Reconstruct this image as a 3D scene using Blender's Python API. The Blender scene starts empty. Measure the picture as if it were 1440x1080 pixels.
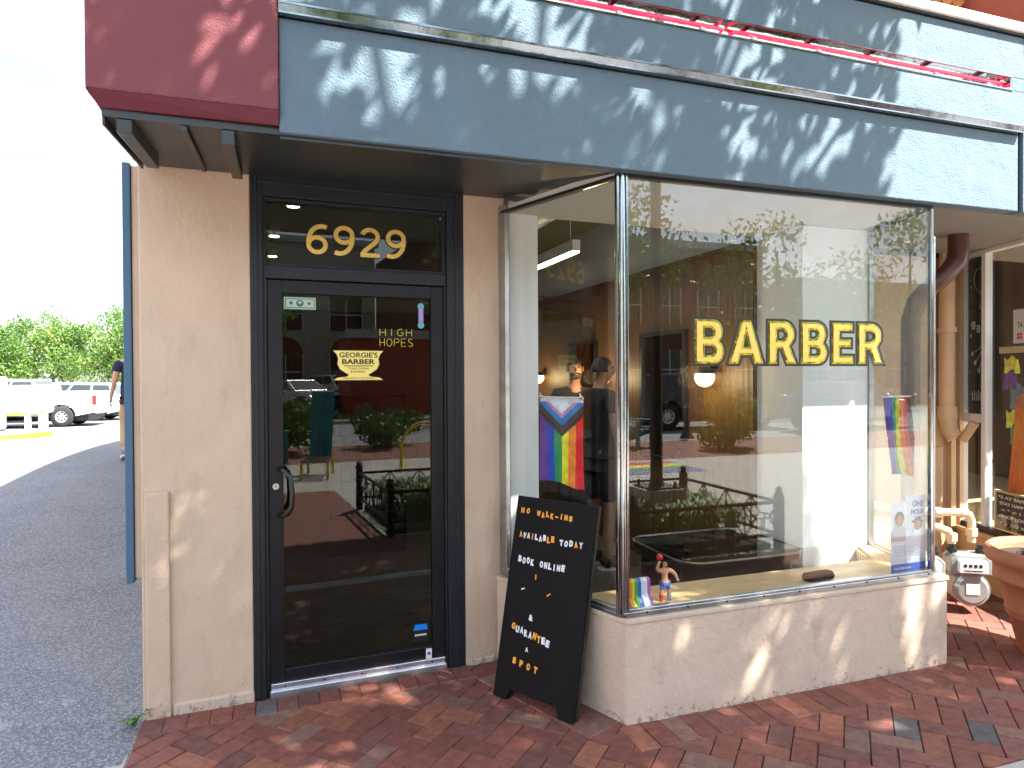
import bpy, bmesh, math, random
from math import sin, cos, pi, radians, sqrt
from mathutils import Vector, Matrix
random.seed(7)
S = bpy.context.scene
COL = S.collection

# ------------------------------------------------------------------ camera
YAW, PITCH, ROLL, FPX = 70.8, -0.6, 0.3, 955.0
cam_d = bpy.data.cameras.new("camera"); cam = bpy.data.objects.new("camera", cam_d); COL.objects.link(cam)
yw, pt, rl = radians(YAW), radians(PITCH), radians(ROLL)
fw = Vector((cos(yw)*cos(pt), sin(yw)*cos(pt), sin(pt)))
rt = Vector((sin(yw), -cos(yw), 0)); up = rt.cross(fw)
r2 = rt*cos(rl)-up*sin(rl); u2 = up*cos(rl)+rt*sin(rl)
cam.matrix_world = Matrix(((r2.x, u2.x, -fw.x, 0), (r2.y, u2.y, -fw.y, 0), (r2.z, u2.z, -fw.z, 1.6), (0, 0, 0, 1)))
cam_d.sensor_width = 36; cam_d.lens = 36*FPX/1440; cam_d.clip_start = .05; cam_d.clip_end = 900
S.camera = cam
# ------------------------------------------------------------------ light
SUN = Vector((.50, -.58, 1.0)).normalized()          # towards the sun
W = bpy.data.worlds.new("World"); S.world = W; W.use_nodes = True
nt = W.node_tree; N = nt.nodes; L = nt.links
bg = N['Background']; sky = N.new('ShaderNodeTexSky'); sky.sky_type = 'NISHITA'; sky.sun_disc = False
sky.sun_elevation = math.asin(SUN.z); sky.sun_rotation = math.atan2(SUN.x, SUN.y)
sky.air_density = 1.1; sky.dust_density = 1.6
tc = N.new('ShaderNodeTexCoord'); mp = N.new('ShaderNodeMapping'); mp.inputs['Scale'].default_value = (1, 1, 2.6)
nz = N.new('ShaderNodeTexNoise'); nz.inputs['Scale'].default_value = 2.3; nz.inputs['Detail'].default_value = 9; nz.inputs['Roughness'].default_value = .58
cr = N.new('ShaderNodeValToRGB'); cr.color_ramp.elements[0].position = .42; cr.color_ramp.elements[1].position = .60
mx = N.new('ShaderNodeMix'); mx.data_type = 'RGBA'; mx.inputs[7].default_value = (4.6, 4.8, 5.1, 1)
L.new(tc.outputs['Generated'], mp.inputs[0]); L.new(mp.outputs[0], nz.inputs[0]); L.new(nz.outputs[0], cr.inputs[0])
L.new(cr.outputs[0], mx.inputs[0]); L.new(sky.outputs[0], mx.inputs[6]); L.new(mx.outputs[2], bg.inputs[0])
bg.inputs[1].default_value = .10
sd = bpy.data.lights.new("sun", 'SUN'); sd.energy = 5.0; sd.angle = radians(.53); sd.color = (1, .93, .82)
so = bpy.data.objects.new("sun", sd); COL.objects.link(so); so.rotation_euler = SUN.to_track_quat('Z', 'Y').to_euler(); so.location = (6, -8, 14)
vs = S.view_settings; vs.view_transform = 'Standard'; vs.look = 'None'; vs.exposure = 2.5; vs.gamma = 1; vs.use_curve_mapping = False
S.cycles.max_bounces = 10; S.cycles.transparent_max_bounces = 16; S.cycles.sample_clamp_indirect = 6; S.cycles.use_denoising = True
S.cycles.caustics_reflective = False; S.cycles.caustics_refractive = False

# ------------------------------------------------------------------ materials
def mat(name, col, rough=.7, metal=0., bump=0., bscale=60., var=0., vscale=4., emis=None, es=1., spec=None, col2=None, coat=0., detail=6, trans=0.):
    m = bpy.data.materials.new(name); m.use_nodes = True; t = m.node_tree; n = t.nodes; l = t.links
    b = n['Principled BSDF']; b.inputs['Base Color'].default_value = (*col, 1); b.inputs['Roughness'].default_value = rough
    b.inputs['Metallic'].default_value = metal
    if coat: b.inputs['Coat Weight'].default_value = coat
    if spec is not None: b.inputs['Specular IOR Level'].default_value = spec
    c = n.new('ShaderNodeTexCoord')
    if var or col2:
        z = n.new('ShaderNodeTexNoise'); z.inputs['Scale'].default_value = vscale; z.inputs['Detail'].default_value = detail; z.inputs['Roughness'].default_value = .6
        r = n.new('ShaderNodeValToRGB'); r.color_ramp.elements[0].position = .33; r.color_ramp.elements[1].position = .67
        a = col2 or tuple(max(0, x*(1-var)) for x in col); bb = col if col2 else tuple(min(1, x*(1+var)) for x in col)
        r.color_ramp.elements[0].color = (*a, 1); r.color_ramp.elements[1].color = (*bb, 1)
        l.new(c.outputs['Object'], z.inputs[0]); l.new(z.outputs[0], r.inputs[0]); l.new(r.outputs[0], b.inputs['Base Color'])
        mr = n.new('ShaderNodeMapRange'); mr.inputs[3].default_value = max(.02, rough-.08); mr.inputs[4].default_value = min(1, rough+.1)
        l.new(z.outputs[0], mr.inputs[0]); l.new(mr.outputs[0], b.inputs['Roughness'])
    if bump:
        z2 = n.new('ShaderNodeTexNoise'); z2.inputs['Scale'].default_value = bscale; z2.inputs['Detail'].default_value = 5
        bp = n.new('ShaderNodeBump'); bp.inputs['Strength'].default_value = bump; bp.inputs['Distance'].default_value = .01
        l.new(c.outputs['Object'], z2.inputs[0]); l.new(z2.outputs[0], bp.inputs['Height']); l.new(bp.outputs[0], b.inputs['Normal'])
    if emis: b.inputs['Emission Color'].default_value = (*emis, 1); b.inputs['Emission Strength'].default_value = es
    return m

def glass_mat(name, tint=(.93, .96, .95), k=1.0, rough=0.0):
    m = bpy.data.materials.new(name); m.use_nodes = True; t = m.node_tree; n = t.nodes; l = t.links; n.clear()
    o = n.new('ShaderNodeOutputMaterial'); mxs = n.new('ShaderNodeMixShader'); tr = n.new('ShaderNodeBsdfTransparent'); gl = n.new('ShaderNodeBsdfGlossy')
    tr.inputs[0].default_value = (*tint, 1); gl.inputs['Roughness'].default_value = rough; gl.inputs[0].default_value = (1, 1, 1, 1)
    g = n.new('ShaderNodeNewGeometry'); d = n.new('ShaderNodeVectorMath'); d.operation = 'DOT_PRODUCT'
    l.new(g.outputs['Incoming'], d.inputs[0]); l.new(g.outputs['True Normal'], d.inputs[1])
    def M(op, a, b=None):
        x = n.new('ShaderNodeMath'); x.operation = op
        if isinstance(a, (int, float)): x.inputs[0].default_value = a
        else: l.new(a, x.inputs[0])
        if b is not None:
            if isinstance(b, (int, float)): x.inputs[1].default_value = b
            else: l.new(b, x.inputs[1])
        return x.outputs[0]
    f = M('POWER', M('SUBTRACT', 1.0, M('ABSOLUTE', d.outputs['Value'])), 5.0)
    f = M('MINIMUM', M('MULTIPLY', M('ADD', M('MULTIPLY', f, .96), .04), k), 1.0)
    l.new(f, mxs.inputs[0]); l.new(tr.outputs[0], mxs.inputs[1]); l.new(gl.outputs[0], mxs.inputs[2]); l.new(mxs.outputs[0], o.inputs[0])
    return m

def wave_bump(m, scale, axis='X', strength=.4, dist=.01, profile='SIN'):
    t = m.node_tree; n = t.nodes; l = t.links; b = n['Principled BSDF']
    c = n.new('ShaderNodeTexCoord'); w = n.new('ShaderNodeTexWave'); w.bands_direction = axis; w.inputs['Scale'].default_value = scale; w.wave_profile = profile
    bp = n.new('ShaderNodeBump'); bp.inputs['Strength'].default_value = strength; bp.inputs['Distance'].default_value = dist
    l.new(c.outputs['Object'], w.inputs[0]); l.new(w.outputs[1], bp.inputs['Height'])
    if b.inputs['Normal'].links: l.new(b.inputs['Normal'].links[0].from_socket, bp.inputs['Normal'])
    l.new(bp.outputs[0], b.inputs['Normal']); return m

def wood_mat(name, a, b_, scale=(1, 1, 1), rough=.5, vs_=6.):
    m = bpy.data.materials.new(name); m.use_nodes = True; t = m.node_tree; n = t.nodes; l = t.links; b = n['Principled BSDF']
    c = n.new('ShaderNodeTexCoord'); mp = n.new('ShaderNodeMapping'); mp.inputs['Scale'].default_value = scale
    z = n.new('ShaderNodeTexNoise'); z.inputs['Scale'].default_value = vs_; z.inputs['Detail'].default_value = 8; z.inputs['Distortion'].default_value = .6
    r = n.new('ShaderNodeValToRGB'); r.color_ramp.elements[0].position = .3; r.color_ramp.elements[1].position = .7
    r.color_ramp.elements[0].color = (*a, 1); r.color_ramp.elements[1].color = (*b_, 1)
    l.new(c.outputs['Object'], mp.inputs[0]); l.new(mp.outputs[0], z.inputs[0]); l.new(z.outputs[0], r.inputs[0]); l.new(r.outputs[0], b.inputs['Base Color'])
    b.inputs['Roughness'].default_value = rough; return m

def attr_mat(name, rough=.8, bump=.3, bscale=90, mul=None):
    m = mat(name, (.5, .5, .5), rough, bump=bump, bscale=bscale); t = m.node_tree; n = t.nodes; l = t.links; b = n['Principled BSDF']
    a = n.new('ShaderNodeAttribute'); a.attribute_name = 'tone'
    z = n.new('ShaderNodeTexNoise'); z.inputs['Scale'].default_value = 22; z.inputs['Detail'].default_value = 6; c = n.new('ShaderNodeTexCoord')
    mr = n.new('ShaderNodeMapRange'); mr.inputs[1].default_value = .3; mr.inputs[2].default_value = .7; mr.inputs[3].default_value = .72; mr.inputs[4].default_value = 1.2
    mm = n.new('ShaderNodeVectorMath'); mm.operation = 'MULTIPLY'
    l.new(c.outputs['Object'], z.inputs[0]); l.new(z.outputs[0], mr.inputs[0]); l.new(a.outputs['Color'], mm.inputs[0]); l.new(mr.outputs[0], mm.inputs[1]); l.new(mm.outputs[0], b.inputs['Base Color'])
    return m

def leaf_mat(name, c1, c2, tr=.35, yellow=None):
    m = bpy.data.materials.new(name); m.use_nodes = True; t = m.node_tree; n = t.nodes; l = t.links; n.clear()
    o = n.new('ShaderNodeOutputMaterial'); df = n.new('ShaderNodeBsdfPrincipled'); df.inputs['Roughness'].default_value = .5; tl = n.new('ShaderNodeBsdfTranslucent'); ms = n.new('ShaderNodeMixShader')
    ms.inputs[0].default_value = tr
    a = n.new('ShaderNodeAttribute'); a.attribute_name = 'tone'; sp = n.new('ShaderNodeSeparateColor'); l.new(a.outputs['Color'], sp.inputs[0])
    r = n.new('ShaderNodeValToRGB'); r.color_ramp.elements[0].color = (*c1, 1); r.color_ramp.elements[1].color = (*c2, 1)
    if yellow: e = r.color_ramp.elements.new(.93); e.color = (*c2, 1); r.color_ramp.elements[2].color = (*yellow, 1)
    l.new(sp.outputs[0], r.inputs[0]); l.new(r.outputs[0], df.inputs['Base Color']); l.new(r.outputs[0], tl.inputs[0])
    l.new(df.outputs[0], ms.inputs[1]); l.new(tl.outputs[0], ms.inputs[2]); l.new(ms.outputs[0], o.inputs[0]); return m

M = {}
def stucco(name, col, bump=.55, bscale=75, var=.07, stain=None, amt=.6, foot=False):
    m = mat(name, col, .8, bump=bump, bscale=bscale, var=var, vscale=2.2)
    t = m.node_tree; n = t.nodes; l = t.links; b = n['Principled BSDF']
    if stain:   # dirt with a shape of its own: broken noise patches
        src = b.inputs['Base Color'].links[0].from_socket
        c = n.new('ShaderNodeTexCoord'); mpn = n.new('ShaderNodeMapping'); mpn.inputs['Scale'].default_value = (1.6, 1.6, .5)
        z = n.new('ShaderNodeTexNoise'); z.inputs['Scale'].default_value = 7; z.inputs['Detail'].default_value = 10; z.inputs['Roughness'].default_value = .7
        r = n.new('ShaderNodeValToRGB'); r.color_ramp.elements[0].position = .52; r.color_ramp.elements[1].position = .80
        k = n.new('ShaderNodeMath'); k.operation = 'MULTIPLY'; k.inputs[1].default_value = amt
        x = n.new('ShaderNodeMix'); x.data_type = 'RGBA'; x.inputs[7].default_value = (*stain, 1)
        l.new(c.outputs['Object'], mpn.inputs[0]); l.new(mpn.outputs[0], z.inputs[0]); l.new(z.outputs[0], r.inputs[0]); l.new(r.outputs[0], k.inputs[0]); l.new(k.outputs[0], x.inputs[0])
        l.new(src, x.inputs[6]); l.new(x.outputs[2], b.inputs['Base Color'])
    if foot:
        src = b.inputs['Base Color'].links[0].from_socket; c = n.new('ShaderNodeTexCoord'); g = n.new('ShaderNodeNewGeometry'); sx = n.new('ShaderNodeSeparateXYZ'); l.new(g.outputs['Position'], sx.inputs[0])
        z = n.new('ShaderNodeTexNoise'); z.inputs['Scale'].default_value = 26; z.inputs['Detail'].default_value = 8; z.inputs['Roughness'].default_value = .75; l.new(c.outputs['Object'], z.inputs[0])
        a = n.new('ShaderNodeMath'); a.operation = 'MULTIPLY_ADD'; a.inputs[1].default_value = -1.7; l.new(sx.outputs[2], a.inputs[0]); l.new(z.outputs[0], a.inputs[2])
        r = n.new('ShaderNodeValToRGB'); r.color_ramp.elements[0].position = .50; r.color_ramp.elements[1].position = .56; l.new(a.outputs[0], r.inputs[0])
        k = n.new('ShaderNodeMath'); k.operation = 'MULTIPLY'; k.inputs[1].default_value = .62; l.new(r.outputs[0], k.inputs[0])
        x = n.new('ShaderNodeMix'); x.data_type = 'RGBA'; x.inputs[7].default_value = (.12, .10, .085, 1); l.new(k.outputs[0], x.inputs[0]); l.new(src, x.inputs[6]); l.new(x.outputs[2], b.inputs['Base Color'])
    # slow trowel waves
    z3 = n.new('ShaderNodeTexNoise'); z3.inputs['Scale'].default_value = 7; c3 = n.new('ShaderNodeTexCoord'); b3 = n.new('ShaderNodeBump'); b3.inputs['Strength'].default_value = .35; b3.inputs['Distance'].default_value = .03
    l.new(c3.outputs['Object'], z3.inputs[0]); l.new(z3.outputs[0], b3.inputs['Height'])
    l.new(b.inputs['Normal'].links[0].from_socket, b3.inputs['Normal']); l.new(b3.outputs[0], b.inputs['Normal'])
    return m
M['cream'] = stucco('cream_paint', (.565, .43, .315), .35, 60, .05, (.38, .29, .22), .65, True)
M['cream_base'] = stucco('cream_bulkhead_paint', (.55, .44, .345), .35, 50, .06, (.31, .25, .20), .65, True)
M['blue'] = stucco('blue_grey_stucco', (.098, .158, .210), .6, 120, .06, (.16, .20, .24), .5)
M['red'] = stucco('maroon_stucco', (.165, .045, .056), .6, 120, .06)
M['redtrim'] = mat('maroon_trim', (.11, .012, .025), .7, bump=.3)
M['soffit'] = mat('charcoal_soffit_paint', (.024, .030, .031), .38, bump=.15, bscale=12, var=.12, vscale=2)
M['frame'] = mat('charcoal_frame_paint', (.016, .019, .025), .42, spec=.3, bump=.1, bscale=40, var=.15, vscale=5)
M['door'] = mat('black_door_metal', (.008, .008, .010), .42, spec=.3, metal=.0, bump=.05, var=.2, vscale=8)
M['blacksatin'] = mat('black_satin', (.01, .01, .011), .3)
M['chrome'] = mat('polished_channel', (.33, .36, .38), .10, metal=1, var=.12, vscale=14, bump=.06, bscale=18)
M['alu'] = mat('aluminium_dull', (.42, .44, .45), .32, metal=1, bump=.15, bscale=50, var=.2, vscale=9)
M['mirror'] = mat('mirror_polish_recess', (.6, .62, .6), .06, metal=1, bump=.12, bscale=9)
M['thr'] = mat('galvanised_threshold', (.62, .66, .70), .3, metal=.9, bump=.1, var=.15, vscale=12)
M['glass'] = glass_mat('shop_glass', (.95, .97, .965), 1.15)
M['doorglass'] = glass_mat('tinted_door_glass', (.50, .54, .50), .9)
M['carglass'] = mat('car_glass', (.02, .025, .03), .06, coat=.5)
M['gold'] = mat('gold_leaf', (.85, .62, .10), .30, metal=1, bump=.35, bscale=30, var=.25, vscale=14)
M['goldflat'] = mat('gold_vinyl', (.80, .55, .14), .38, metal=.55, bump=.15, bscale=200, var=.12, vscale=60)
M['goldpale'] = mat('pale_gold_decal', (.88, .72, .20), .4, metal=.15)
M['ink'] = mat('black_outline', (.008, .008, .008), .5)
M['white'] = mat('white_paint', (.78, .78, .76), .55, bump=.05, var=.04)
M['white_gloss'] = mat('white_enamel', (.82, .83, .84), .25, coat=.4)
M['plaster'] = mat('interior_plaster', (.72, .75, .74), .75, bump=.08, bscale=20, var=.03)
M['greyplaster'] = mat('interior_grey_plaster', (.50, .52, .52), .8, bump=.06)
M['ceil'] = mat('interior_ceiling', (.62, .61, .55), .85, bump=.06, var=.04)
M['ceil_back'] = mat('ceiling_olive_paint', (.16, .165, .115), .8, var=.06)
M['floor_in'] = mat('interior_concrete_floor', (.10, .095, .08), .35, var=.25, vscale=3)
M['deck'] = wood_mat('maple_ledge', (.52, .36, .17), (.70, .53, .30), (1, 6, 6), .4)
M['bead'] = wave_bump(mat('beadboard', (.55, .42, .26), .55, var=.1), 9, 'Y', .9, .02)
M['panel'] = wave_bump(wood_mat('wood_panelling', (.085, .042, .013), (.14, .072, .022), (8, 8, 1), .5, 3.), 5.5, 'Y', .15, .01)
M['panelx'] = wave_bump(wood_mat('wood_panelling_rear', (.085, .042, .013), (.14, .072, .022), (8, 8, 1), .5, 3.), 5.5, 'X', .15, .01)
M['orange'] = mat('orange_panel', (.50, .13, .035), .6, var=.06)
M['tan'] = mat('tan_beam', (.60, .38, .19), .6)
M['dark'] = mat('dark_glass_panel', (.012, .014, .015), .15)
M['duct'] = wave_bump(mat('white_duct', (.55, .56, .57), .4, metal=.2), 4.5, 'X', 1., .06)
M['asphalt'] = None
M['leaf'] = leaf_mat('street_leaf', (.018, .055, .008), (.09, .19, .022), .40, (.30, .32, .04))
M['leaf_far'] = leaf_mat('far_leaf', (.045, .115, .02), (.13, .235, .04), .35, (.30, .33, .08))
M['leaf_bush'] = leaf_mat('bush_leaf', (.03, .09, .012), (.12, .24, .04), .3)
M['leaf_yel'] = leaf_mat('yellow_leaf', (.14, .20, .02), (.42, .42, .05), .3)
M['bark'] = mat('bark', (.10, .075, .055), .9, bump=1, bscale=14, var=.3, vscale=6)
M['rubber'] = mat('tyre_rubber', (.016, .016, .017), .85, bump=.2)
M['rim'] = mat('wheel_rim', (.62, .63, .64), .35, metal=.8)
M['iron'] = mat('black_iron', (.012, .013, .014), .42, bump=.1)
M['teal'] = mat('teal_wood', (.01, .20, .24), .5, var=.08)
M['yellow'] = mat('yellow_paint', (.80, .52, .02), .5, var=.1)
M['tail'] = mat('red_lens', (.55, .01, .012), .15, coat=.6)
M['concrete'] = mat('concrete', (.42, .40, .37), .85, bump=.3, bscale=40, var=.12, vscale=1.4)
M['terra'] = mat('terracotta', (.32, .115, .062), .75, bump=.3, bscale=40, var=.12, vscale=5)
M['brownpipe'] = mat('oxblood_downspout', (.075, .022, .016), .35, bump=.1, var=.2)
M['tanpipe'] = mat('tan_painted_pipe', (.56, .36, .20), .55, bump=.15, bscale=40, var=.08)
M['tanwall'] = stucco('tan_wall_paint', (.55, .36, .21), .3, 50, .06, (.38, .25, .15), .4)
M['soil'] = mat('soil', (.03, .02, .014), .95, bump=1, bscale=60)
M['skin'] = mat('skin', (.48, .26, .17), .55, bump=.05, var=.05)
M['skin_dim'] = mat('skin_dimmed', (.26, .14, .09), .55)  # skin tone darkened to stand in for the dim light indoors
M['hair'] = mat('dark_hair', (.018, .012, .009), .7, bump=.8, bscale=80)
M['navy'] = mat('navy_cotton', (.012, .016, .045), .9, bump=.3, bscale=60)
M['khaki'] = mat('khaki_twill', (.42, .28, .15), .9, bump=.3, bscale=60)
M['blackcloth'] = mat('black_cotton', (.010, .010, .011), .92, bump=.3)
M['glow'] = mat('lamp_globe', (1, .85, .5), .4, emis=(1, .66, .24), es=.95)
M['glow_w'] = mat('light_diffuser', (1, 1, 1), .4, emis=(1, .98, .92), es=2.2)
M['neon'] = mat('red_neon_tube', (.55, .015, .05), .15, emis=(1, .02, .09), es=.35, coat=.6)

# ------------------------------------------------------------------ mesh building
class MB:
    def __init__(s): s.v = []; s.f = []; s.mi = []; s.sm = []; s.tone = None
    def add(s, vs, fs, mi=0, smooth=False, M4=None):
        o = len(s.v)
        if M4 is not None: vs = [M4 @ Vector(p) for p in vs]
        s.v += [tuple(p) for p in vs]; s.f += [tuple(i+o for i in f) for f in fs]; s.mi += [mi]*len(fs); s.sm += [smooth]*len(fs); return s
    def box(s, a, b, mi=0, M4=None):
        x0, y0, z0 = a; x1, y1, z1 = b
        return s.add([(x0, y0, z0), (x1, y0, z0), (x1, y1, z0), (x0, y1, z0), (x0, y0, z1), (x1, y0, z1), (x1, y1, z1), (x0, y1, z1)],
                     [(0, 3, 2, 1), (4, 5, 6, 7), (0, 1, 5, 4), (1, 2, 6, 5), (2, 3, 7, 6), (3, 0, 4, 7)], mi, False, M4)
    def prism(s, pts, z0, z1, mi=0, M4=None, axis='Z'):     # polygon extruded
        n = len(pts)
        def P(p, z): return {'Z': (p[0], p[1], z), 'Y': (p[0], z, p[1]), 'X': (z, p[0], p[1])}[axis]
        vs = [P(p, z0) for p in pts]+[P(p, z1) for p in pts]
        fs = [tuple(reversed(range(n))), tuple(range(n, 2*n))]+[(i, (i+1) % n, n+(i+1) % n, n+i) for i in range(n)]
        return s.add(vs, fs, mi, False, M4)
    def cyl(s, a, b, r0, r1=None, n=16, mi=0, caps=True, smooth=True, M4=None):
        return s.tube([a, b], [r0, r0 if r1 is None else r1], n, mi, caps, smooth, M4)
    def tube(s, path, rad, n=10, mi=0, caps=True, smooth=True, M4=None):
        P = [Vector(p) for p in path]; k = len(P); rad = rad if isinstance(rad, (list, tuple)) else [rad]*k
        vs = []; fs = []; ref = None
        for i in range(k):
            d = (P[min(i+1, k-1)]-P[max(i-1, 0)]).normalized()
            if ref is None: ref = Vector((0, 0, 1)) if abs(d.z) < .9 else Vector((1, 0, 0))
            x = (ref-d*ref.dot(d)); x = x.normalized() if x.length > 1e-5 else d.orthogonal().normalized(); ref = x; y = d.cross(x)
            for j in range(n): a = 2*pi*j/n; vs.append(P[i]+(x*cos(a)+y*sin(a))*rad[i])
        for i in range(k-1):
            for j in range(n): fs.append((i*n+j, i*n+(j+1) % n, (i+1)*n+(j+1) % n, (i+1)*n+j))
        s.add(vs, fs, mi, smooth, M4)
        if caps: s.add(vs[:n], [tuple(reversed(range(n)))], mi, False, M4); s.add(vs[-n:], [tuple(range(n))], mi, False, M4)
        return s
    def lathe(s, prof, c=(0, 0, 0), n=24, mi=0, M4=None, smooth=True):
        vs = []; fs = []; k = len(prof)
        for r, z in prof:
            for j in range(n): a = 2*pi*j/n; vs.append((c[0]+r*cos(a), c[1]+r*sin(a), c[2]+z))
        for i in range(k-1):
            for j in range(n): fs.append((i*n+j, i*n+(j+1) % n, (i+1)*n+(j+1) % n, (i+1)*n+j))
        return s.add(vs, fs, mi, smooth, M4)
    def ball(s, c, r, n=12, mi=0, sc=(1, 1, 1), M4=None):
        vs = []; fs = []; m = n//2
        for i in range(m+1):
            t = pi*i/m
            for j in range(n): a = 2*pi*j/n; vs.append((c[0]+r*sc[0]*sin(t)*cos(a), c[1]+r*sc[1]*sin(t)*sin(a), c[2]+r*sc[2]*cos(t)))
        for i in range(m):
            for j in range(n): fs.append((i*n+j, (i+1)*n+j, (i+1)*n+(j+1) % n, i*n+(j+1) % n))
        return s.add(vs, fs, mi, True, M4)
    def obj(s, name, mats, parent=None, world=None, bevel=0, seg=2, tones=None, sub=0):
        me = bpy.data.meshes.new(name); vs = s.v
        if world is not None: vs = [(p[0]-world[0], p[1]-world[1], p[2]-world[2]) for p in vs]
        me.from_pydata(vs, [], s.f)
        mats = mats if isinstance(mats, (list, tuple)) else [mats]
        for m in mats: me.materials.append(m)
        me.polygons.foreach_set('material_index', s.mi); me.polygons.foreach_set('use_smooth', s.sm)
        if tones is not None:
            at = me.color_attributes.new('tone', 'FLOAT_COLOR', 'CORNER'); d = []
            for f, t in zip(s.f, tones): d += [*(t if isinstance(t, tuple) else (t, t, t)), 1]*len(f)
            at.data.foreach_set('color', d)
        me.update()
        o = bpy.data.objects.new(name, me); COL.objects.link(o)
        if parent: o.parent = parent
        if bevel:
            b = o.modifiers.new('bevel', 'BEVEL'); b.width = bevel; b.segments = seg; b.limit_method = 'ANGLE'; b.angle_limit = radians(40)
        if sub: q = o.modifiers.new('sub', 'SUBSURF'); q.levels = sub; q.render_levels = sub
        return o
def thing(name, label, cat, loc=(0, 0, 0), rz=0, group=None):
    o = bpy.data.objects.new(name, None); COL.objects.link(o); o.empty_display_size = .2
    o.location = loc; o.rotation_euler = (0, 0, rz); o['label'] = label; o['category'] = cat
    if group: o['group'] = group
    return o
def tag(o, label, cat, group=None):
    o['label'] = label; o['category'] = cat
    if group: o['group'] = group
    return o
def kids(o): return [c for c in bpy.data.objects if c.parent == o]
def dup(o, loc, rz, label=None, parent=None):
    c = o.copy(); COL.objects.link(c)
    if parent is None: c.location = loc; c.rotation_euler = (0, 0, rz)
    else: c.parent = parent
    if label: c['label'] = label
    for k in kids(o): dup(k, None, None, None, c)
    return c
def quad(p0, p1, z0, z1, th=.006):      # upright slab from plan point p0 to p1
    d = Vector((p1[0]-p0[0], p1[1]-p0[1])).normalized(); n = Vector((-d.y, d.x))*th/2
    return [(p0[0]-n.x, p0[1]-n.y), (p1[0]-n.x, p1[1]-n.y), (p1[0]+n.x, p1[1]+n.y), (p0[0]+n.x, p0[1]+n.y)]
def slab(mb, p0, p1, z0, z1, th, mi=0): return mb.prism(quad(p0, p1, z0, z1, th), z0, z1, mi)

def text_geo(body, offset=0., ext=.0005, spacing=1., res=3):
    cu = bpy.data.curves.new('t', 'FONT'); cu.body = body; cu.size = 1; cu.extrude = ext; cu.offset = offset; cu.space_character = spacing; cu.resolution_u = res
    o = bpy.data.objects.new('t', cu); COL.objects.link(o); bpy.context.view_layer.update()
    me = o.evaluated_get(bpy.context.evaluated_depsgraph_get()).to_mesh()
    vs = [tuple(v.co) for v in me.vertices]; fs = [tuple(p.vertices) for p in me.polygons]
    bpy.data.objects.remove(o); bpy.data.curves.remove(cu); return vs, fs
def put_text(mb, body, P0, ux, uz, w, h, mi=0, offset=0., depth=.0008, spacing=1., pad=(0, 0), fit=None):
    """text in the plane through P0 (lower left) along ux, up uz, fitted to w x h"""
    vs, fs = text_geo(body, offset, spacing=spacing)
    b = fit or (min(v[0] for v in vs), max(v[0] for v in vs), min(v[1] for v in vs), max(v[1] for v in vs))
    sx = w/(b[1]-b[0]); sy = h/(b[3]-b[2]); ux = Vector(ux).normalized(); uz = Vector(uz).normalized(); nn = ux.cross(uz); P0 = Vector(P0)
    mb.add([P0+ux*(v[0]-b[0])*sx+uz*(v[1]-b[2])*sy+nn*(depth if v[2] > 0 else -depth) for v in vs], fs, mi); return b

def arc(cx, cz, rx, rz, a0, a1, n=14): return [(cx+rx*cos(radians(a0+(a1-a0)*k/n)), cz+rz*sin(radians(a0+(a1-a0)*k/n))) for k in range(n+1)]
def ribbon(path, w):                    # flat stroke: outline polygon of a polyline
    P = [Vector(p) for p in path]; Lf = []; Rt = []
    for i in range(len(P)):
        d = (P[min(i+1, len(P)-1)]-P[max(i-1, 0)]).normalized(); n_ = Vector((-d.y, d.x))*w/2; Lf.append(P[i]+n_); Rt.append(P[i]-n_)
    return Lf, Rt
STROKE = {'6': [arc(.31, .31, .235, .25, 0, 360, 32), arc(.44, .42, .365, .52, 68, 186, 20)],
          '9': [arc(.31, .69, .235, .25, 0, 360, 32), arc(.18, .58, .365, .52, -112, 6, 20)],
          '2': [arc(.30, .70, .23, .24, 165, -32, 20)+[(.42, .47), (.14, .20), (.07, .055)], [(.02, .06), (.58, .06)]],
          'H': [[(.05, 0), (.05, 1)], [(.55, 0), (.55, 1)], [(.05, .5), (.55, .5)]], 'I': [[(.3, 0), (.3, 1)]],
          'G': [arc(.32, .5, .28, .5, 50, 330, 20)+[(.58, .45), (.35, .45)]], 'O': [arc(.3, .5, .28, .5, 0, 360, 24)],
          'P': [[(.05, 0), (.05, 1), (.35, 1)]+arc(.35, .75, .22, .25, 90, -90, 10)+[(.05, .5)]], 'E': [[(.55, 1), (.05, 1), (.05, 0), (.55, 0)], [(.05, .5), (.48, .5)]],
          'S': [arc(.3, .76, .23, .24, 40, 200, 12)+[(.2, .56), (.4, .44)]+arc(.3, .24, .23, .24, 20, -140, 12)]}
def stroke_text(mb, txt, P0, ux, uz, cw, h, step, w, mi=0, dz=.0002):
    ux = Vector(ux).normalized(); uz = Vector(uz).normalized(); nn = ux.cross(uz); P0 = Vector(P0); k_ = 0
    for i, ch in enumerate(txt):
        for st in STROKE.get(ch, []):
            Lf, Rt = ribbon([(p[0]*cw/.6, p[1]*h) for p in st], w); k_ += 1; n_ = len(Lf)
            mb.add([P0+ux*(p.x+i*step)+uz*p.y+nn*dz*(k_ % 3) for p in Lf+Rt], [(q, n_+q, n_+q+1, q+1) for q in range(n_-1)], mi)
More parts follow.
